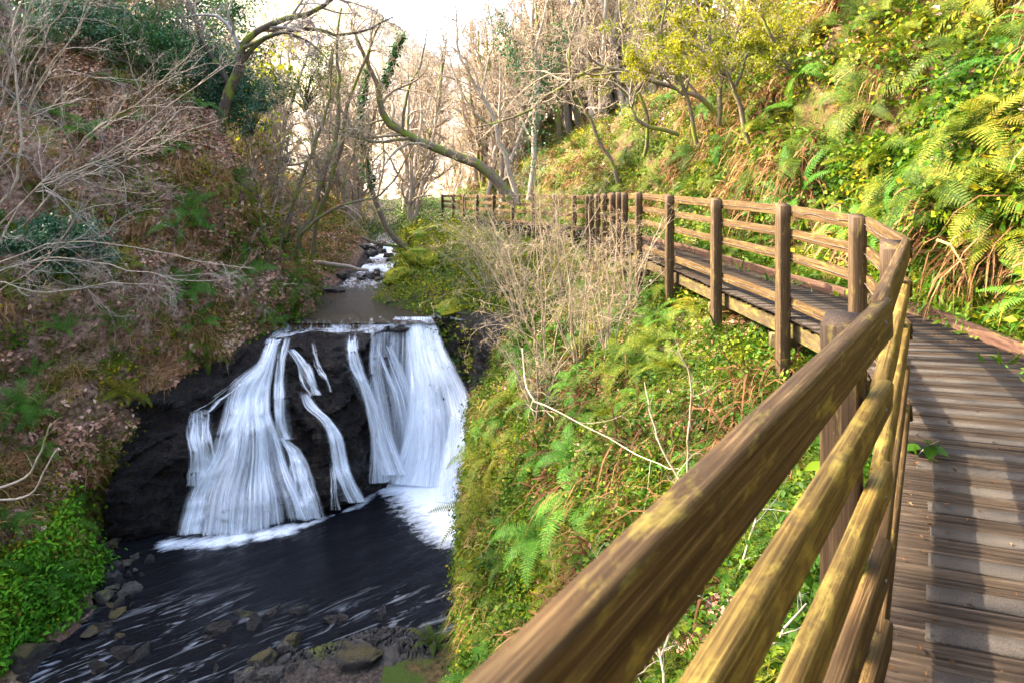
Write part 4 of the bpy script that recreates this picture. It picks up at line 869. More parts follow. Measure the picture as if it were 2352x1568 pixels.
def fern_group(n, cond, G, mats, sc, seeds, hi=True, tilt=.55, mind=.35, big=None, narrow=False):
    protos = [fernproto(s, mats[i % len(mats)], 9 if i % 2 else 7, .8, [1.0, 1.35, .8, 1.2][i % 4], hi, False, 360, G[0], 'fern', G[1], [.17, .2, .12][i % 3]) for i, s in enumerate(seeds)]
    P, N = scatter(rng, n*3, cond); kept = []
    used = set()
    for p, nn in zip(P, N):
        if len(kept) >= n: break
        if any((abs(p-q) < mind*max(1, dist(p)/9)).all() for q in kept): continue
        k = int(rng.integers(len(protos))); o = protos[k] if k not in used else protos[k].copy()
        if k in used: COL.objects.link(o)
        used.add(k); kept.append(p)
        sz_ = rng.uniform(*sc); place(o, p-nn*.02, nn, sz_, rng.uniform(0, 6.28), tilt)
        u_, v_ = proj(np.array(p)); big_ = 'large' if sz_ > (sc[0]+sc[1])/2 else 'small'; k3 = ['feathery', 'arching', 'narrow-leaved'][k % 3]
        if G is G1: w1 = ['beyond the far end of the railing', 'above the bunched railing posts', 'above the middle of the railing', 'above the bend of the railing', 'right of the railing bend'][int(np.searchsorted([1400, 1620, 1860, 2080], u_))]; w2 = ['near the top of the photo', 'halfway up the sunlit bank', 'low on the sunlit bank'][int(np.searchsorted([170, 360], v_))]
        elif G is G2: w1 = ['on the cliff edge over the pool', 'in the middle of the slope', 'under the edge of the boardwalk'][int(np.searchsorted([1250, 1480], u_))]; w2 = ['level with the waterfall lip', 'level with the waterfall', 'below the waterfall foot'][int(np.searchsorted([850, 1150], v_))]
        else: w1 = ['at the left edge', 'in the middle of the left bank', 'on the nose of the left bank'][int(np.searchsorted([200, 450], u_))]; w2 = ['near the bank top', 'halfway down', 'low down near the pool'][int(np.searchsorted([450, 750], v_))]
        o['label'] = f'{big_} {k3} green fern {w1}, {w2}'; o['group'] = f'{big_} {k3} ferns {w1}, {w2}'
    for k, p in enumerate(protos):
        if k not in used: bpy.data.objects.remove(p)
fern_group(265, lambda P, t, N: ((t > 12.9) & (t < 15.3) & (P[..., 1] < 30))*near_w(P, 1.0)*(.35+patch(P, .5, 95, -.3, .2)), G1, ['fern', 'fern', 'fern_shade'], (.75, 1.45), range(100, 108))
fern_group(95, lambda P, t, N: ((t > 9.0) & (t < 11.2) & (P[..., 1] < 17) & (P[..., 1] > 3))*near_w(P, .9)*(.3+patch(P, .6, 97, -.2, .3)), G2, ['fern', 'fern_shade'], (.6, 1.15), range(110, 116))
fern_group(70, lambda P, t, N: LEFT(P, t)*(P[..., 1] < 22)*near_w(P, .6), G3, ['fern_shade', 'fern'], (.7, 1.3), range(120, 126))
# particular ferns the eye can pick out, with their fronds
def hero_fern(u, v, s, az, lab, seed, mat='fern', arch=1.1, nf=7, tilt=.5, spread=360, wid=.17):
    loc, nr = hit(u, v)
    o = fernproto(seed, mat, nf, .85, arch, True, True, spread, lab, 'fern', None, wid); place(o, np.array(loc)-np.array(nr)*.02, np.array(nr), s, az, tilt)
hero_fern(2010, 235, 1.45, 2.6, 'broad pale green fern arching out above the bend of the railing', 201, 'fern', 1.2, 7, .6)
hero_fern(2250, 120, 1.5, 3.0, 'large silvery fern high on the bank near the top right corner', 202, 'fern', 1.3, 8, .6, wid=.13)
hero_fern(2230, 330, 1.35, 3.4, 'long fern above the right edge of the boardwalk beside brown dead fronds', 203, 'fern', 1.3, 8, .6, wid=.13)
hero_fern(2300, 470, 1.2, 3.4, 'yellow green fern at the right edge of the photo above the kerb', 204, 'fern', 1.2, 8, .6)
hero_fern(1000, 1490, .8, 3.3, 'feathery fern reaching over the pool beside the lowest cliff edge', 205, 'fern', .7, 6, .5)
hero_fern(1480, 850, 1.0, 3.5, 'fern with long arching fronds under the deck in the middle of the slope', 206, 'fern', 1.1, 8, .5)
hero_fern(1600, 720, .9, 4.2, 'fern overhanging the edge of the deck beside the third railing post', 207, 'fern', 1.3, 9, .4)
hero_fern(1700, 730, .6, 4.2, 'small brown dead fern under the edge of the deck', 208, 'deadfern', 1.5, 7, .4)
hero_fern(30, 940, 1.1, 0.0, 'dark green fern at the left edge of the photo level with the waterfall', 209, 'fern_shade', 1.3, 8, .6)
hero_fern(415, 530, 1.3, 0.2, 'blue green fern sprawling in the middle of the left bank', 210, 'fern_shade', 1.2, 6, .6)
hero_fern(470, 790, 1.0, 0.2, 'fern hanging beside the rock at the left lip of the waterfall', 211, 'fern', 1.5, 7, .6)
hero_fern(1250, 1330, .75, 3.5, 'upright green fern on the mossy slope near the bottom of the photo', 212, 'fern', .6, 7, .3)
# broad leaved sprig by the near railing
def sprig(name, P0, dirv, L, n, size, mat, lab, cat, stem='twig', seed=0, asp=.6):
    rr = np.random.default_rng(seed); P0 = np.array(P0, float); root = empty(name, P0, lab, cat)
    pts = curve([P0*0, np.array(dirv)*L*.5+[0, 0, .02], np.array(dirv)*L], 14); T_ = Tubes(); T_.add(pts, np.linspace(.004, .0015, 14), 5); T_.build('stem', M[stem], root)
    for k in range(n):
        p = pts[min(13, 3+int(k*10/n))]; a = norm(np.array(dirv)*.3+norm(rr.normal(size=3))*[1, 1, .35]); sz = size*rr.uniform(.7, 1.2)
        nn = norm(UP+rr.normal(size=3)*.35); S_ = norm(np.cross(a, nn)); uu_ = np.linspace(0, 1, 9); ww = np.sin(np.pi*uu_**.75)*asp*.5*sz
        C = p+a*sz*(.15+uu_[:, None])-UP*(uu_**2)[:, None]*sz*.3; V = np.stack([C-S_*ww[:, None], C-UP*.06*sz, C+S_*ww[:, None]], 1)
        mesh('leaf', V, grid_faces(9, 3), M[mat], root, True)
sprig('bramble_sprig', corner(3.7, 0)+[.05, 0, -.05], (.5, -.1, .5), .28, 8, .10, 'herb2', 'green leafy sprig growing up through the deck edge beside the near railing', 'plant', seed=4)
for k, (x, y, z) in enumerate([(1.0, 2.7, -1.75), (1.6, 3.4, -1.6), (.75, 2.2, -1.9)]):
    sprig('bramble_sprig', (x, y, z-.3), (.1, -.1, 1), .5, 9, .13, 'herb', ['leafy bramble shoot seen under the middle rails beside the near post', 'leafy shoot standing beside the near post behind the lower rails', 'lowest leafy bramble shoot behind the near rails'][k], 'plant', seed=30+k)

# ================================================================== stones, mossy hummocks
def stone_mesh(name, seed, mat, rough=.22, sub=4, box=0.5):
    bm = bmesh.new(); bmesh.ops.create_icosphere(bm, subdivisions=sub, radius=1); V = np.array([v.co[:] for v in bm.verts]); F = np.array([[v.index for v in f.verts] for f in bm.faces]); bm.free()
    rr = np.random.default_rng(seed); V = np.sign(V)*np.abs(V)**(1-box*.4)
    for _ in range(11):
        d = norm(rr.normal(size=3)); k = V@d; c = rr.uniform(.5, .82); V -= np.maximum(k-c, 0)[:, None]*d*.92
    V *= (1+rough*fbm(V*1.3+seed, seed, 3)+.05*fbm(V*6+seed, seed+5, 3))[:, None]; return mesh(name, V, F, M[mat], None, True)
SP_ = [stone_mesh('stone', 300+i, ['stone', 'stone_wet', 'stone_moss', 'stone', 'stone_wet'][i]) for i in range(5)]
GS = {0: ('grey stone at the edge of the pool', 'grey stones round the pool'), 1: ('dark wet stone at the edge of the pool', 'wet stones round the pool'), 2: ('mossy stone at the edge of the pool', 'mossy stones round the pool'), 3: ('pale brown stone at the edge of the pool', 'pale brown stones round the pool'), 4: ('dark wet stone standing in the shallow water', 'stones in the shallow water')}
used = set()
def put_stone(k, p, s, lab=None, sink=.3, nm='stone', mat=None):
    o = SP_[k] if (k not in used and mat is None and lab is None) else SP_[k].copy()
    if o is not SP_[k]: COL.objects.link(o)
    else: used.add(k)
    if mat: o.data = o.data.copy(); o.data.materials[0] = M[mat]
    o.name = nm; s = np.array(s)*np.ones(3); o.scale = s; o.location = (p[0], p[1], p[2]+s[2]*(.5-sink)); o.rotation_euler = (rng.uniform(-.3, .3), rng.uniform(-.3, .3), rng.uniform(0, 6.3))
    if lab: tag(o, lab, 'stone')
    else:
        u_, v_ = proj(np.array(p)); w1 = ('at the back of the left shore heap' if v_ < 1330 else 'in the middle of the left shore heap' if v_ < 1440 else 'at the lower left corner') if u_ < 420 and nm == 'stone' and k != 4 else ('in the rapids left of centre' if u_ < 480 else 'in the rapids by the gravel bar') if k == 4 else 'on the left of the gravel bar' if u_ < 760 else 'on the right of the gravel bar'
        kd = ['grey stone', 'dark wet stone', 'mossy stone', 'pale brown stone', 'wet black stone'][k]; sz_ = 'larger' if s[0] > .13 else 'small'
        tag(o, f'{sz_} {kd} {w1}', 'stone', f'{sz_} {kd}s {w1}')
    return o
def floor_at(u, v, z=-8.0): y = -z*FP/(v-HV); return W(u, v, y)
# left shore heap
for i in range(95):
    t = rng.random(); u = np.interp(t, [0, .35, .7, 1], [215, 235, 110, -60])+rng.normal()*34*(1+.5*t)+20; v = np.interp(t, [0, .35, .7, 1], [1255, 1350, 1440, 1540])+rng.normal()*26
    p = floor_at(u, v); k = int(rng.choice([0, 1, 2, 3, 1])); s = rng.uniform(.05, .17)*(1.2 if k == 2 else 1)
    put_stone(k, p, (s*rng.uniform(.8, 1.4), s, s*.6), sink=.35)
# gravel bar, bottom centre
for i in range(40):
    u = rng.uniform(560, 940); v = rng.uniform(1468, 1570); v = max(v, 1540-(u-560)*.5) if u < 720 else v
    p = floor_at(u, v, -7.93); k = int(rng.choice([0, 1, 3, 1])); s = rng.uniform(.04, .12); put_stone(k, p, (s*1.3, s, s*.6), sink=.3)
for i in range(26):
    u = rng.uniform(120, 900); v = rng.uniform(1400, 1568); p = floor_at(u, v, -8.06); s = rng.uniform(.07, .2); put_stone(4, p, (s*1.4, s, s*.6), sink=.3)
for (u, v, k, s, lab, mt) in [
    (830, 1530, 2, (.42, .34, .40), 'large mossy orange brown boulder on the gravel bar at the bottom of the photo', 'stone_moss'),
    (600, 1525, 2, (.26, .22, .22), 'rounded dark mossy boulder left on the gravel bar', 'stone_moss'),
    (622, 1560, 3, (.27, .22, .17), 'pale flat stone at the bottom edge in front of the dark mossy boulder', 'stone'),
    (655, 1500, 0, (.19, .15, .14), 'reddish stone on the gravel bar between water and boulders', 'stone'),
    (675, 1475, 1, (.24, .16, .12), 'low dark stone topped with moss at the water edge of the gravel bar', 'stone_moss'),
    (720, 1556, 3, (.22, .17, .13), 'tan stone beside the large mossy boulder', 'stone'),
    (890, 1520, 0, (.32, .26, .16), 'flat brown slab behind the large mossy boulder', 'stone'),
    (65, 1525, 1, (.42, .34, .26), 'dark round boulder in the water at the lower left corner', 'stone_moss'),
    (20, 1478, 3, (.24, .2, .18), 'square pale mossy stone at the left edge of the photo', 'stone'),
    (283, 1500, 4, (.27, .16, .09), 'lone flat stone breaking the surface of the rapids', 'stone_wet'),
    (500, 1447, 4, (.26, .18, .14), 'dark wet rock in the middle of the rapids', 'stone_wet'),
    (150, 1415, 2, (.50, .32, .22), 'broad mossy boulder on the left shore below the herbs', 'stone_moss'),
    (300, 1360, 0, (.22, .17, .12), 'grey stone nearest the water on the left shore', 'stone'),
    (135, 1270, 2, (.42, .34, .30), 'mossy boulder at the back of the left shore under the bank', 'stone_moss'),
    (238, 1378, 0, (.20, .15, .15), 'upright grey stone at the front of the left shore heap', 'stone')]:
    put_stone(k, floor_at(u, v, -8.0), s, lab, .25, mat=mt)
for k in range(5):
    if k not in used: bpy.data.objects.remove(SP_[k])
# gravel too small to count
n = 5000; u = rng.uniform(540, 1000, n); v = rng.uniform(1440, 1640, n); okk = v > 1545-(u-540)*.32; u, v = u[okk], v[okk]
P = np.stack([(u-1176)/FP, np.ones_like(u), (HV-v)/FP], -1); P = P*(7.93/-P[:, 2])[:, None]; bag = Bag()
oc = np.array([(1, 0, 0), (0, 1, 0), (-1, 0, 0), (0, -1, 0), (0, 0, 1), (0, 0, -1)], float); ofc = np.array([[0, 1, 4], [1, 2, 4], [2, 3, 4], [3, 0, 4], [1, 0, 5], [2, 1, 5], [3, 2, 5], [0, 3, 5]])
Vv = P[:, None]+oc[None]*rng.uniform(.015, .045, (len(P), 1, 1))*rng.uniform(.7, 1.3, (len(P), 6, 1)); Ff = (np.arange(len(P))[:, None, None]*6+ofc[None]).reshape(-1, 3)
tag(mesh('gravel', Vv.reshape(-1, 3), Ff, M['stone'], None, True), 'fine gravel of the bar at the foot of the slope', 'gravel', kind='stuff')
# mossy rocks round the upper pool and stream
for i, (u, v, y, s, mt, lab) in enumerate([
    (915, 668, 22.6, (.75, .6, .35), 'mossrock', 'yellow mossy hummock at the right edge of the upper stream'),
    (965, 650, 23.4, (.8, .7, .4), 'mossrock', 'green mossy hummock behind the yellow one beside the stream'),
    (975, 600, 25.5, (.9, .8, .65), 'mossrock', 'tall mossy boulder above the upper stream'),
    (1045, 722, 18.4, (.62, .5, .22), 'mossrock', 'orange mossy cushion on the rock right of the waterfall lip'),
    (930, 694, 20.6, (.7, .35, .10), 'stone_wet', 'flat dark ledge at the right side of the upper pool'),
    (1010, 696, 20.2, (.7, .35, .12), 'stone_wet', 'second flat dark ledge right of the upper pool'),
    (833, 655, 24.2, (.25, .2, .16), 'wetrock', 'black rock standing in the upper stream'),
    (800, 640, 25.0, (.5, .4, .22), 'wetrock', 'black rock at the left side of the upper stream'),
    (845, 608, 27.0, (.35, .3, .2), 'wetrock', 'small black rock below the upper cascade'),
    (905, 604, 27.4, (.35, .3, .25), 'wetrock', 'black rock right of the upper cascade'),
    (870, 575, 29.4, (.25, .3, .35), 'wetrock', 'dark rock splitting the upper cascade'),
    (760, 668, 22.8, (.6, .4, .16), 'wetrock', 'low black rock at the far left of the upper pool')]):
    o = stone_mesh('mossy_rock' if mt == 'mossrock' else 'rock', 400+i, mt, .3); q_ = W(u, v, y); o.location = q_; o.scale = s; tag(o, lab, 'rock')
    if mt == 'mossrock': gz = drop(q_[0], q_[1]); o.location = (q_[0], q_[1], (gz.z if gz else q_[2])+s[2]*.25)
for i, (x, y, z, s, lab) in enumerate([(-5.0, 18.5, -4.15, (.4, .25, .10), 'flat wet rock in the middle of the waterfall crest'), (-3.5, 18.6, -4.13, (.4, .25, .11), 'wet rock on the right of the waterfall crest'), (-4.3, 18.9, -4.06, (.3, .15, .06), 'thin wet slab at the back of the waterfall crest'), (-3.1, 18.2, -4.22, (.3, .25, .10), 'small wet rock beside the main chute')]):
    o = stone_mesh('rock', 430+i, 'wetrock', .35); o.location = (x, y, z); o.scale = s; tag(o, lab, 'rock')

r9 = np.random.default_rng(44)
for i in range(34):
    y = r9.uniform(23.6, 30); c = np.interp(y, [22.8, 23.8, 25.5, 27, 29.4, 31], [-5.7, -5.35, -5.5, -5.3, -5.75, -5.9]); w_ = np.interp(y, [23, 27, 30], [1.0, .65, .75])
    x = c+r9.choice([-1, 1])*w_*r9.uniform(.5, 1.25) if i % 3 else c+r9.uniform(-.5, .5)*w_
    z = np.interp(y, [23.5, 24.3, 25.2, 26, 26.3, 27.8, 28.2, 29.3, 29.5, 31], [-3.93, -3.8, -3.72, -3.65, -3.5, -3.4, -3.28, -3.25, -3.0, -2.99]); s_ = r9.uniform(.1, .3)
    o = bpy.data.objects['rock'].copy(); COL.objects.link(o); o.name = 'rock'; o.location = (x, y, z+s_*.1); o.scale = (s_*1.4, s_, s_*.7); o.rotation_euler = (0, 0, r9.uniform(0, 6)); tag(o, 'small black rock in the upper stream', 'rock', 'black rocks in the upper stream')
# ================================================================== trees and shrubs
def vtubes(P, Rr, k):
    """many tubes at once: P (m,n,3), Rr (m,n)"""
    m_, n, _ = P.shape; T = norm(np.gradient(P, axis=1)); ref = np.where(np.abs(T.mean(1)[:, 2:3]) < .8, np.array([[0, 0, 1.]]), np.array([[1., .1, 0]]))[:, None]
    A_ = norm(np.cross(T, np.broadcast_to(ref, T.shape))); B_ = np.cross(T, A_); th = np.arange(k)*2*math.pi/k
    V = P[:, :, None]+Rr[:, :, None, None]*(np.cos(th)[:, None]*A_[:, :, None]+np.sin(th)[:, None]*B_[:, :, None])
    b = np.arange(m_)[:, None, None]*(n*k); i = np.arange(n-1)[None, :, None]*k; j = np.arange(k)[None, None]; j2 = (j+1) % k
    F = np.stack([b+i+j, b+i+j2, b+i+k+j2, b+i+k+j], -1).reshape(-1, 4); return V.reshape(-1, 3), F
def grow(stems, radii, levels, rr, n=9):
    """levels: (children per parent, length ratio, angle deg, wobble, lift, (t0, t1), radius ratio)"""
    N_ = 16; P = np.stack([curve(s, N_) for s in stems]); q = np.linspace(0, 1, N_)
    Rr = np.array([[r0*(1-x)**.8+r1*x for x in q] for r0, r1 in radii])
    jit = np.cumsum(rr.normal(size=P.shape), 1)*.012*np.linalg.norm(P[:, -1]-P[:, 0], axis=-1)[:, None, None]; jit[:, 0] = 0; P = P+jit*.6
    out = [(P, Rr)]
    for (c, lr, ang, wob, lift, tr, rrat) in levels:
        m_, nn_, _ = P.shape; plen = np.linalg.norm(np.diff(P, axis=1), axis=-1).sum(1)
        t = rr.uniform(tr[0], tr[1], (m_, c)); f = t*(nn_-1); i = np.minimum(f.astype(int), nn_-2); fr = (f-i)[..., None]
        mi = np.arange(m_)[:, None]; st = P[mi, i]*(1-fr)+P[mi, i+1]*fr; d = norm(P[mi, i+1]-P[mi, i]); r0 = Rr[mi, i]*rrat*rr.uniform(.7, 1.1, (m_, c))
        L = plen[:, None]*lr*rr.uniform(.5, 1.2, (m_, c))*(1.15-.6*t)
        st, d, r0, L = st.reshape(-1, 3), d.reshape(-1, 3), r0.ravel(), L.ravel(); M_ = len(L)
        pr = norm(np.cross(d, norm(rr.normal(size=(M_, 3))))); a = R(1)*ang*rr.uniform(.6, 1.3, M_)[:, None]
        dd = norm(d*np.cos(a)+pr*np.sin(a)); Pn = np.zeros((M_, n, 3)); Pn[:, 0] = st
        w = rr.normal(size=(M_, 3))
        for s in range(1, n):
            w = w*.55+rr.normal(size=(M_, 3))*.8; dd = norm(dd+w*wob+np.array([0, 0, lift])/n*2); Pn[:, s] = Pn[:, s-1]+dd*(L/(n-1))[:, None]
        Rn = r0[:, None]*(1-np.linspace(0, 1, n)**1.1*.78)[None]; P, Rr = Pn, np.maximum(Rn, .0012)
        out.append((P, Rr))
    return out
def in_view(P, m=.1): u, v = proj(P[:, len(P[0])//2]); return (u > -2352*m) & (u < 2352*(1+m)) & (v > -1568*.35) & (v < 1568*(1+m)) & (P[:, :, 1].min(1) > 1.2)
def make_tree(name, stems, radii, levels, seed, bmat='bark', tmat='twig', label='x', cat='tree', group=None, minr=.003, leafspec=None, ivy=None, cull=True, split=1):
    rr = np.random.default_rng(seed); lv = grow(stems, radii, levels, rr); base = np.array(stems[0][0]); root = empty(name, base, label, cat, group)
    a = [vtubes(P-base, R_, 8 if i == 0 else 5) for i, (P, R_) in enumerate(lv[:split])]; b = Bag()
    for x in a: b.add(x)
    b.build('trunk', M[bmat], root, True); b = Bag()
    for P, R_ in lv[split:]:
        k = in_view(P) if cull else np.ones(len(P), bool)
        if k.any(): b.add(vtubes(P[k]-base, np.maximum(R_[k], minr*(.35+.65*(1-np.linspace(0, 1, P.shape[1])))[None]), 4 if minr > .004 else 3))
    if b.n: b.build('branches', M[tmat], root, True)
    if leafspec:
        mat, cnt, size, lvl, sp_ = leafspec; P = lv[lvl][0]; P = P[in_view(P)] if cull else P
        if len(P):
            idx = rr.integers(len(P), size=cnt); j = rr.integers(2, P.shape[1], size=cnt); p = P[idx, j]+rr.normal(size=(cnt, 3))*sp_-base
            V, F = leaves(p, rr.normal(size=(cnt, 3))+[0, 0, -.4], norm(rr.normal(size=(cnt, 3))+UP*.8), rr.uniform(size*.6, size*1.3, cnt), .75); mesh('leaves', V, F, M[mat], root)
    if ivy:
        cnt, size, t0, t1, th, mt = ivy; P, R_ = lv[0]; idx = rr.integers(len(P), size=cnt); f = rr.uniform(t0, t1, cnt)*15; j = np.minimum(f.astype(int), 14); fr = (f-j)[:, None]
        p = P[idx, j]*(1-fr)+P[idx, j+1]*fr; o_ = norm(rr.normal(size=(cnt, 3))); p = p+o_*(R_[idx, j]+np.abs(rr.normal(size=cnt))*th)[:, None]-base
        V, F = leaves(p, rr.normal(size=(cnt, 3))+[0, 0, -.6], norm(o_+rr.normal(size=(cnt, 3))*.4), rr.uniform(size*.6, size*1.3, cnt), .8); mesh('ivy', V, F, M[mt], root)
    return root
def PX(y, *pts, y1=None):
    n = len(pts); return [W(u, v, y+((y1-y)*i/(n-1) if y1 else 0)) for i, (u, v) in enumerate(pts)]
B3 = [(9, .42, 45, .22, .12, (.25, .98), .55), (6, .5, 42, .25, .1, (.15, 1), .6), (5, .5, 40, .25, .05, (.1, 1), .6)]
B4 = B3+[(4, .5, 38, .25, .0, (.1, 1), .65)]
# leaning tree over the path, centre
make_tree('leaning_tree', [PX(22.5, (1185,470), (1120,395), (1010,345), (925,305), (885,235), (850,150), (815,60)), PX(22.2, (940,318), (870,325), (800,300), (720,250)), PX(22.6, (925,310), (930,220), (960,130), (985,30))],
    [(.20, .03), (.06, .012), (.06, .012)], B4, 1, 'bark', 'twig', 'bare brown tree leaning left from the boardwalk over the stream', minr=.006)
make_tree('ivy_tree', [PX(25, (965,590), (905,540), (868,450), (850,370), (845,290), (858,180), (885,40)), PX(25, (848,330), (880,230), (920,130), (950,60))], [(.13, .03), (.05, .012)], B4, 2, 'bark', 'twig',
    'slim tree with dark green ivy wrapped round its curved trunk above the stream', minr=.006, ivy=(2600, .12, .38, .85, .10, 'ivy'))
make_tree('bare_tree', [PX(21.5, (672,600), (715,470), (757,300), (768,180), (790,30)), PX(22, (700,640), (745,520), (790,350), (830,190), (900,20)), PX(21, (650,560), (690,400), (735,250), (745,90))], [(.10, .03), (.09, .025), (.07, .02)], B4, 3, 'bark', 'twig',
    'clump of slim bare stems rising behind the nose of the left bank', minr=.005, leafspec=('newleaf', 500, .06, 3, .1))
make_tree('bare_tree', [PX(21, (690,540), (760,490), (830,462), (880,430), (940,330)), PX(21, (760,488), (800,400), (830,300))], [(.06, .015), (.03, .01)], B4[:3], 33, 'bark', 'twig', 'thin mossy bough reaching right across the stream from the left bank', minr=.005)
# dark gnarled oak, upper left
make_tree('gnarled_oak', [PX(21, (500,330), (525,230), (548,160), (560,105), (620,50), (720,20), (800,-40)), PX(21, (548,150), (590,90), (700,60), (800,75), (910,30)), PX(21.5, (530,200), (480,130), (430,40), (380,-60)), PX(20.5, (560,110), (640,80), (700,100), (760,160))],
    [(.19, .04), (.10, .02), (.10, .03), (.06, .015)], B4, 4, 'bark_dark', 'twig_grey', 'dark gnarled oak with twisted limbs at the crest of the left bank', minr=.006)
make_tree('dark_tree', [PX(23, (255,300), (235,180), (200,90), (185,0), (170,-120)), PX(23, (225,150), (160,70), (90,0)), PX(23, (210,80), (260,20), (300,-60)), PX(23, (225,160), (300,100), (360,20))], [(.6, .3), (.18, .08), (.22, .1), (.14, .05)], B4, 5, 'bark_dark', 'twig_grey',
    'thick dark trunk at the top of the left bank near the upper left corner', minr=.007)
# pale sapling fans, left
make_tree('hazel_sapling', [PX(12.5, (-60,560), (60,420), (160,320), (300,230), (460,110)), PX(12.3, (-80,520), (40,330), (110,200), (200,60), (260,-60)), PX(12.6, (-40,600), (130,430), (280,340), (420,215), (560,120)), PX(12.2, (-60,460), (20,250), (60,100), (110,-40))],
    [(.022, .005)]*4, [(14, .45, 34, .2, .12, (.15, .98), .6), (7, .5, 32, .14, .06, (.1, 1), .65), (5, .5, 32, .16, 0, (.1, 1), .7)], 6, 'bark_pale', 'twig_grey', 'pale sapling fanning its thin grey branches across the upper left', minr=.0018)
make_tree('hazel_sapling', [PX(11.5, (-80,700), (40,480), (130,400), (270,330), (400,260)), PX(11.4, (-80,560), (30,420), (40,260), (20,80), (50,-50)), PX(11.7, (-60,640), (20,300), (120,120), (230,-40))],
    [(.02, .005), (.03, .008), (.022, .005)], [(14, .42, 34, .2, .12, (.15, .98), .6), (7, .5, 32, .14, .06, (.1, 1), .65), (4, .5, 32, .16, 0, (.1, 1), .7)], 7, 'bark_pale', 'twig_grey', 'pale upright sapling at the left edge of the photo', minr=.0018)
make_tree('twiggy_shrub', [PX(11, (-80,680), (60,600), (200,600), (380,640), (560,640)), PX(11.3, (-80,640), (80,560), (260,560), (430,610), (560,620)), PX(10.8, (-80,620), (80,660), (250,640), (420,650)), PX(11.2, (-80,720), (90,620), (180,500), (300,470))],
    [(.014, .003)]*4, [(14, .38, 30, .2, -.1, (.2, .98), .6), (7, .5, 28, .14, -.08, (.1, 1), .7), (4, .5, 30, .16, 0, (.1, 1), .7)], 8, 'bark_pale', 'twig_grey', 'low shrub sweeping long pale twigs sideways over the left bank', 'shrub', minr=.0019)
make_tree('twiggy_shrub', [PX(19, (600,520), (560,430), (500,380)), PX(19, (620,560), (600,470), (640,400), (650,330)), PX(19, (640,600), (650,500), (700,430), (760,420)), PX(19, (610,540), (540,520), (470,500))], [(.03, .008)]*4, B4, 9, 'bark_dark', 'twig_dark', 'tangled dark shrub on the nose of the left bank above the pool', 'shrub', minr=.005)
make_tree('bent_branch', [PX(8.5, (-60,1140), (60,1090), (110,1010), (125,960))], [(.018, .008)], [(3, .25, 40, .1, 0, (.3, .9), .5)], 10, 'bark_pale', 'twig', 'upper of two yellowish bare branches curving in from the left edge', 'branch')
make_tree('bent_branch', [PX(8.4, (-60,1145), (30,1150), (85,1120), (130,1035), (140,1030))], [(.016, .007)], [(2, .2, 40, .1, 0, (.3, .9), .5)], 11, 'bark_pale', 'twig', 'lower yellowish bare branch looping in from the left edge', 'branch')
# holly and conifer-like evergreen, left
def leafbush(name, c, rad, n, mat, size, lab, seed, cat='shrub', stems=5, asp=.6):
    rr = np.random.default_rng(seed); c = np.array(c, float); rad = np.array(rad, float); base = c-[0, 0, rad[2]]; root = empty(name, base, lab, cat)
    T_ = Tubes(); K = []
    for k in range(stems*5):
        d = norm(rr.normal(size=3))*rad*rr.uniform(.3, .95); e = c+d-base; T_.add(curve([np.zeros(3), e*[.3, .3, .5], e], 8), np.linspace(.03, .006, 8)*rad[2]/1.5, 4); K.append(e)
    T_.build('stem', M['bark_dark'], root); K = np.array(K); cl = K[rr.integers(len(K), size=n//40)]+rr.normal(size=(n//40, 3))*rad*.16
    p = np.repeat(cl, 40, 0); p = p+rr.normal(size=p.shape)*rad*.10
    V, F = leaves(p, rr.normal(size=p.shape), norm(rr.normal(size=p.shape)+UP*.7), rr.uniform(size*.6, size*1.3, len(p)), asp); mesh('leaves', V, F, M[mat], root); return root
leafbush('evergreen_tree', W(500, 190, 22.5), (2.3, 1.4, 1.7), 16000, 'holly', .10, 'dense dark evergreen behind the gnarled oak on the left bank', 21, 'tree')
leafbush('evergreen_tree', W(440, 60, 24), (2.0, 1.4, 2.0), 9000, 'ivy', .12, 'second dark evergreen higher up behind the gnarled oak', 22, 'tree')
leafbush('evergreen_tree', W(330, 110, 18.6), (1.7, 1.2, 1.1), 8000, 'ivy', .09, 'low dark evergreen on the crest of the left bank', 27, 'tree')
leafbush('evergreen_tree', W(170, 30, 17.5), (1.6, 1.2, 1.0), 7000, 'holly', .09, 'dark evergreen at the top of the left bank near the corner', 28, 'tree')
leafbush('holly_bush', W(110, 540, 12.6), (1.1, .7, .55), 4200, 'holly', .075, 'bluish glossy holly sprawling at the left edge halfway up', 23)
leafbush('holly_bush', W(215, 575, 13.0), (.6, .5, .35), 1800, 'holly', .07, 'smaller holly clump right of the holly at the left edge', 24)
leafbush('holly_bush', W(700, 170, 22.5), (1.6, 1.0, 1.3), 3200, 'herb', .08, 'loose light green leafy crown above the slim stems left of the stream', 25)
leafbush('holly_bush', W(580, 250, 21.5), (.8, .8, .9), 2400, 'holly', .08, 'grey green ivy clump right of the gnarled oak trunk', 26)
# hazel thicket on the slope in front of the far railing
HZ = [(W(1255, 800, 12.8), 1, 'tallest'), (W(1330, 760, 12.0), 2, 'b'), (W(1200, 720, 15.0), 3, 'c'), (W(1395, 700, 11.0), 4, 'd'), (W(1290, 660, 15.5), 5, 'e'), (W(1130, 660, 18.5), 6, 'f'), (W(1450, 640, 11.4), 7, 'g'), (W(1180,610,21),8,'h'), (W(1240,860,11.5),9,'i')]
HL = ['tall hazel thicket of pale stems in front of the far railing', 'hazel clump right of the tallest thicket, leaning towards the railing', 'pale twiggy shrub at the top of the dark cliff beside the waterfall', 'bare shrub under the bunched railing posts', 'twiggy shrub behind the tall thicket near the far boardwalk', 'bare shrub on the mossy flat right of the upper pool', 'thin bare shrub at the deck edge below the fifth railing post', 'small twiggy shrub below the far end of the railing', 'low bare shrub hanging its twigs over the waterfall cliff']
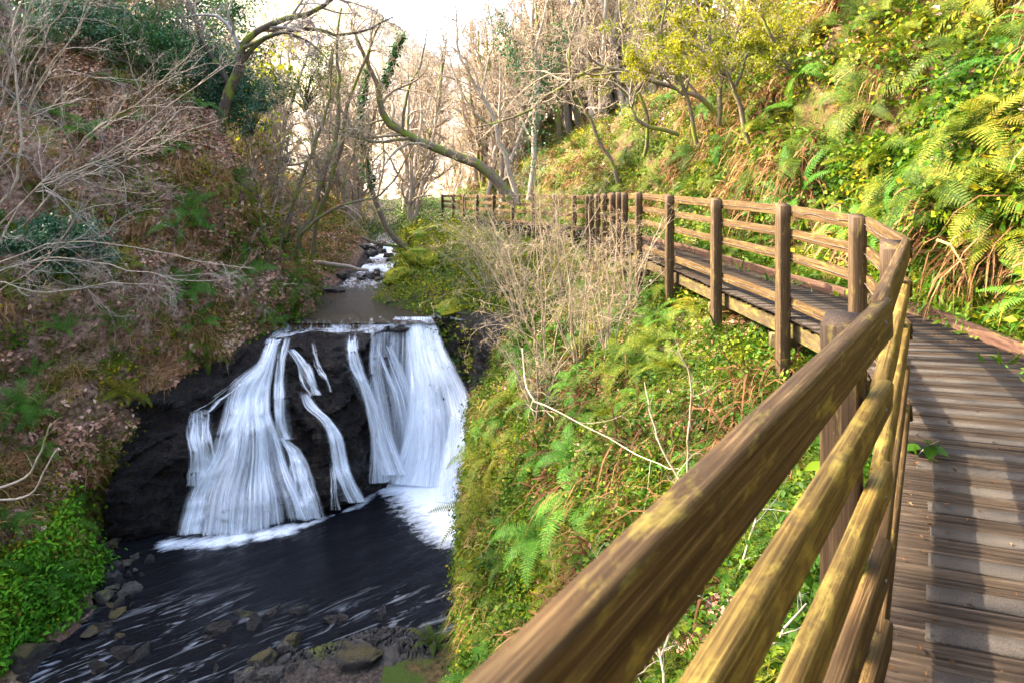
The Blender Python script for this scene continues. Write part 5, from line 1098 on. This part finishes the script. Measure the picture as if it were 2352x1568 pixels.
for (b, sd_, _), lab in zip(HZ, HL):
    rr = np.random.default_rng(500+sd_); q = drop(b[0], b[1]); b = np.array(q)-[0, 0, .1] if q else b; st = []; H = [4.3, 3.4, 3.2, 2.6, 3.2, 2.8, 2.2, 2.6, 1.9][sd_-1]
    for k in range(8):
        az = rr.uniform(0, 6.28); o_ = np.array([math.cos(az), math.sin(az)*.6, 0])*rr.uniform(.2, 1.1)*H*.42+np.array([-.12*H, 0, 0]); h = H*rr.uniform(.6, 1.05)
        st.append([b+[rr.normal()*.06, rr.normal()*.06, 0], b+o_*.25+[0, 0, h*.35], b+o_*.6+[0, 0, h*.7], b+o_*1.15+[0, 0, h]])
    make_tree('hazel_shrub', st, [(.014, .004)]*8, [(8, .42, 42, .3, .10, (.2, 1), .6), (5, .5, 42, .32, .0, (.15, 1), .7), (3, .5, 40, .3, 0, (.2, 1), .8)], 600+sd_, 'twig', 'twig', lab, 'shrub', minr=.0026, leafspec=('newleaf', 160, .035, 2, .02))
# long bare twigs in front on the slope
for i, (pts, y, y1, lab) in enumerate([
    ([(1200,800), (1215,880), (1260,920), (1400,990), (1500,1040), (1560,1050)], 9, 6.5, 'long arching bare stem crossing the slope from the thicket to the near rail'),
    ([(1580,1090), (1582,960), (1580,860), (1560,800)], 6, 6, 'upright pale sapling with a forked tip standing in front of the ferns'),
    ([(1640,1190), (1560,1100), (1500,980), (1478,880)], 5.5, 6, 'leaning bare stem behind the top rail in the middle of the slope'),
    ([(1275,1360), (1272,1300), (1262,1235)], 7.5, 7.6, 'broken short stick standing on the lower slope')]):
    make_tree('bare_sapling', [PX(y, *pts, y1=y1)], [(.012, .004)], [(7, .28, 42, .16, .1, (.2, .98), .55), (3, .45, 40, .2, 0, (.2, 1), .6)], 40+i, 'twig', 'twig', lab, 'stem', minr=.0018)
# pale brash under the near rails
for i in range(7):
    rr = np.random.default_rng(700+i); b = np.array([rr.uniform(.5, 1.5), rr.uniform(2.9, 4.6), -3.1]); e = b+np.array([rr.uniform(-.9, .9), rr.uniform(-.5, .5), rr.uniform(.3, 1.0)])
    make_tree('bare_sapling', [[b, (b+e)/2+[.1, 0, .15], e]], [(.009, .004)], [(5, .5, 45, .16, .1, (.1, .98), .6), (3, .5, 40, .2, 0, (.2, 1), .6)], 720+i, 'bark_pale', 'twig_grey', 'pale bare bramble stem tangled below the near rails', 'stem', 'bramble stems below the near rails', minr=.0016)
# centre top trees against the sky
make_tree('pale_tree', [PX(24, (1190,470), (1150,330), (1112,230), (1060,120), (1035,-20)), PX(24, (1105,220), (1120,130), (1160,40), (1190,-40)), PX(24, (1130,290), (1080,250), (1040,180), (1000,60))], [(.11, .02), (.045, .012), (.045, .012)], B4, 12, 'bark_pale', 'twig', 'bare tree with a pale greenish trunk rising against the gap of sky', minr=.006)
make_tree('ivy_tree', [PX(23, (1215,460), (1212,330), (1218,210), (1205,110), (1235,-20)), PX(23, (1215,240), (1260,150), (1290,60), (1330,-30)), PX(23, (1215,200), (1180,120), (1150,40), (1120,-40))], [(.11, .02), (.05, .012), (.045, .012)], B4, 13, 'bark_pale', 'twig', 'bare tree with a dark ivy clad middle right of the sky gap', minr=.006, ivy=(2400, .09, .1, .7, .5, 'ivy'))
make_tree('leaning_tree', [PX(17, (1690,300), (1600,215), (1500,180), (1400,165), (1310,205), (1225,265), (1100,310)), PX(17, (1600,215), (1530,130), (1480,40), (1460,-40)), PX(17, (1400,165), (1330,120), (1260,60))], [(.075, .015), (.04, .01), (.03, .01)], B4, 14, 'bark', 'twig', 'dark crooked bough arching left over the far boardwalk', minr=.005)
make_tree('leaning_tree', [PX(16, (1560,310), (1480,285), (1450,240), (1500,150), (1490,60), (1560,-30)), PX(16.5, (1420,420), (1370,330), (1330,250), (1290,140), (1310,0))], [(.055, .015), (.055, .015)], B4, 15, 'bark', 'twig', 'crooked mossy tree behind the bunched railing posts', minr=.005)
RL = [('young_tree', PX(13, (1720,330), (1690,200), (1640,90), (1600,-30)), 'slender tree with yellow green young leaves left of the bank top'),
      ('young_tree', PX(12, (1880,300), (1850,200), (1790,100), (1740,-20)), 'leafy young tree rooted in the bank with a leaning brown stem'),
      ('young_tree', PX(12.5, (1870,300), (1880,180), (1890,60), (1880,-40)), 'thin straight leafy stem beside the leaning brown one'),
      ('young_tree', PX(15, (1600,330), (1570,220), (1530,120), (1540,-30)), 'yellow leafed sapling behind the arching bough'),
      ('young_tree', PX(15, (1650,290), (1660,180), (1700,80), (1730,-30)), 'leafy sapling in the middle of the yellow canopy'),
      ('young_tree', PX(18, (1480,360), (1460,240), (1420,110), (1400,-30)), 'farthest leafy sapling along the top of the right bank')]
for i, (nm, st, lab) in enumerate(RL):
    make_tree(nm, [st, [st[1], st[1]+(st[2]-st[1])*.8+np.array([.7, 0, .1]), st[1]+np.array([1.5, 0, 1.1])], [st[1], st[1]+np.array([-.6, 0, .5]), st[1]+np.array([-1.5, .3, .9])]], [(.055, .02), (.03, .01), (.03, .01)], B4, 50+i, 'bark', 'twig', lab, minr=.004, leafspec=('newleaf', 4200, .055, 4, .05))
# fallen trunks by the upper stream
make_tree('fallen_log', [PX(23.5, (690,603), (760,612), (840,625))], [(.09, .05)], [(3, .3, 50, .2, 0, (.3, .9), .4)], 60, 'bark_pale', 'twig', 'pale fallen trunk lying across the left edge of the upper stream', 'log', minr=.006)
make_tree('fallen_log', [PX(26.5, (830,545), (880,565), (950,572), (1000,600))], [(.07, .04)], [(5, .35, 50, .2, .2, (.2, .9), .5), (3, .5, 40, .2, 0, (.2, 1), .6)], 61, 'bark', 'twig', 'mossy fallen branch lying over the small upper cascade', 'log', minr=.006)
# woods up the valley
rr = np.random.default_rng(77); protos = []
def proto_tree(seed, H, leaf):
    r2 = np.random.default_rng(seed); st = []
    for k in range(3): a = r2.uniform(0, 6.28); o_ = np.array([math.cos(a), math.sin(a), 0])*H*.22; st.append([np.zeros(3), o_*.3+[0, 0, H*.3], o_*.8+[0, 0, H*.65], o_*1.1+[0, 0, H*.98]])
    return make_tree('bare_tree', st, [(H*.022, H*.004)]*3, [(10, .4, 42, .2, .15, (.2, 1), .6), (7, .5, 40, .22, .1, (.15, 1), .6), (5, .5, 40, .22, 0, (.1, 1), .7)], seed, 'bark_pale' if leaf != 2 else 'bark', 'twig', 'bare brown tree in the wood up the valley', 'tree', 'bare trees up the valley', minr=.012, cull=False, leafspec=('newleaf', 1500, .22, 3, .2) if leaf == 1 else None)
for i in range(5): protos.append(proto_tree(800+i, 7, [0, 0, 1, 2, 0][i]))
cnt = [0]*5
def ground_z(x, y):
    z = None
    q = drop(x, y)
    if q: z = q.z
    h = HB.ray_cast(Vector((x, y, 200)), Vector((0, 0, -1)))[0]
    if h and (z is None or h.z > z): z = h.z
    return z
for i in range(150):
    if i < 60: u = rr.uniform(-200, 1000); y = rr.uniform(25, 44)
    elif i < 85: u = rr.uniform(1000, 1800); y = rr.uniform(30, 44)
    else: u = rr.uniform(-100, 2000); y = rr.uniform(50, 120)
    x = (u-1176)/FP*y
    if abs(x-np.interp(y, [26, 30, 38, 50], [-6, -6, -7.6, -9.6])) < 1.4 and y < 50: continue
    if OX(y)-1 < x < IX(y)+.6 and y < 46: continue
    z = ground_z(x, y)
    if z is None: continue
    k = (int(rr.integers(5)) if not 850 < u < 1500 else [0, 1, 3, 4][int(rr.integers(4))]) if y < 44 else [0, 1, 3, 4][int(rr.integers(4))]; o = protos[k] if cnt[k] == 0 else copy_tree(protos[k]); cnt[k] += 1
    s = rr.uniform(.6, 1.15)*(1.0 if y < 44 else 1.1); o.location = (x, y, z-.1); o.rotation_euler = (0, 0, rr.uniform(0, 6.28)); o.scale = (s, s, s*rr.uniform(.85, 1.15))
    where = 'on the left bank up the valley' if (x < -7 and y < 50) else 'above the far end of the boardwalk' if y < 50 else 'far off on the sunlit hillside'
    o['label'] = ('pale green budding ' if k == 2 else ['slim', 'broad', '', 'darker', 'crooked'][k]+' bare brown ')+'tree '+where+(', near the left edge' if u < 350 else ', left of centre' if u < 900 else ', around the centre' if u < 1400 else ', right of centre'); o['group'] = o['label'].replace('tree', 'trees', 1)
for i in range(90):
    u = rr.uniform(780, 1520); y = rr.uniform(31, 46); x = (u-1176)/FP*y
    if OX(y)-1.2 < x < IX(y)+.8 or abs(x-np.interp(y, [26, 30, 38, 50], [-6, -6, -7.6, -9.6])) < 1.2: continue
    z = ground_z(x, y); k = [0, 1, 3, 4][int(rr.integers(4))]; o = copy_tree(protos[k]); s = rr.uniform(.9, 1.5)
    o.location = (x, y, (z or -2)-.1); o.rotation_euler = (0, 0, rr.uniform(0, 6.28)); o.scale = (s*.8, s*.8, s)
    o['label'] = ['slim ', 'broad ', '', 'darker ', 'crooked '][k]+'bare tree beyond the '+('left' if u < 1050 else 'middle' if u < 1280 else 'right')+' part of the far railing'; o['group'] = o['label'].replace('tree', 'trees', 1)
for i in range(24):
    u = rr.uniform(-150, 600); y = rr.uniform(19.5, 27); x = (u-1176)/FP*y; q = drop(x, y)
    if q is None or proj(np.array(q))[1] > 330: continue
    k = [0, 1, 3, 4][int(rr.integers(4))]; o = copy_tree(protos[k]); s = rr.uniform(.5, .85)
    o.location = (x, y, q.z-.1); o.rotation_euler = (0, 0, rr.uniform(0, 6.28)); o.scale = (s, s, s)
    w1 = ['at the upper left corner', 'along the crest of the left bank', 'beside the gnarled oak'][int(np.searchsorted([120, 400], u))]
    o['label'] = 'bare twiggy tree '+w1; o['group'] = 'bare twiggy trees '+w1
# dry grass and scrub on the hillside
n = 26000; X = rr.uniform(-90, 90, n); Y = rr.uniform(48, 150, n); pts = []
for x, y in zip(X, Y):
    if abs(x/y) > .9: continue
    h = HB.ray_cast(Vector((x, y, 200)), Vector((0, 0, -1)))[0]
    if h: pts.append(h[:])
P = np.array(pts); k = len(P); V, F = leaves(P+rr.normal(size=P.shape)*.2, norm(rr.normal(size=P.shape)+UP*1.1), norm(rr.normal(size=P.shape)), rr.uniform(.4, 1.3, k), .45)
tag(mesh('hill_scrub', V, F, M['hay']), 'dry pale scrub covering the sunlit hillside', 'scrub', kind='stuff')

# unseen bare tree added on the left bank to dapple the boardwalk
make_tree('bare_tree', [[(-13, 4, -2), (-12, 4.2, 2), (-10.5, 4.6, 5.5), (-9, 5, 8)], [(-12, 4.2, 2), (-9.5, 3.6, 4.6), (-7, 3.6, 6.6)], [(-12, 4.2, 2), (-10.5, 6.4, 5), (-8.4, 7.6, 7)]], [(.22, .06), (.12, .04), (.12, .04)], [(9, .5, 50, .22, .12, (.25, .98), .55), (7, .5, 42, .25, .1, (.15, 1), .6), (5, .5, 40, .25, .05, (.1, 1), .6)], 90, 'bark', 'twig',
    'bare tree added out of view on the left bank to dapple the boardwalk', minr=.02, cull=False, leafspec=('newleaf', 5000, .12, 3, .25))

for i, (x, y, lab) in enumerate([(-14.5, 8.5, 'unseen budding tree added on the left bank to shade the lower slope'), (-16, 12.5, 'more distant unseen tree added on the left bank to shade the lower slope')]):  # two trees added out of view to shade the slope below the boardwalk
    q = drop(x, y); b = np.array(q) if q else np.array([x, y, 0.]); r3 = np.random.default_rng(95+i); st = [[b, b+[.2, .1, 2.2], b+[.8, 0, 4.4], b+[1.4, .3, 6.6]]]
    for k in range(4): a = k*1.6+.4; st.append([b+[.2, .1, 2.2], b+[.3+1.3*math.cos(a), 1.3*math.sin(a), 3.8], b+[.6+2.4*math.cos(a), 2.4*math.sin(a), 5.4]])
    make_tree('shade_tree', st, [(.2, .05)]+[(.1, .03)]*4, [(9, .5, 50, .22, .12, (.25, .98), .55), (7, .5, 42, .25, .1, (.15, 1), .6), (4, .5, 40, .25, .05, (.1, 1), .6)], 95+i, 'bark', 'twig', lab, minr=.015, cull=False, leafspec=('newleaf', 9000, .12, 3, .25))
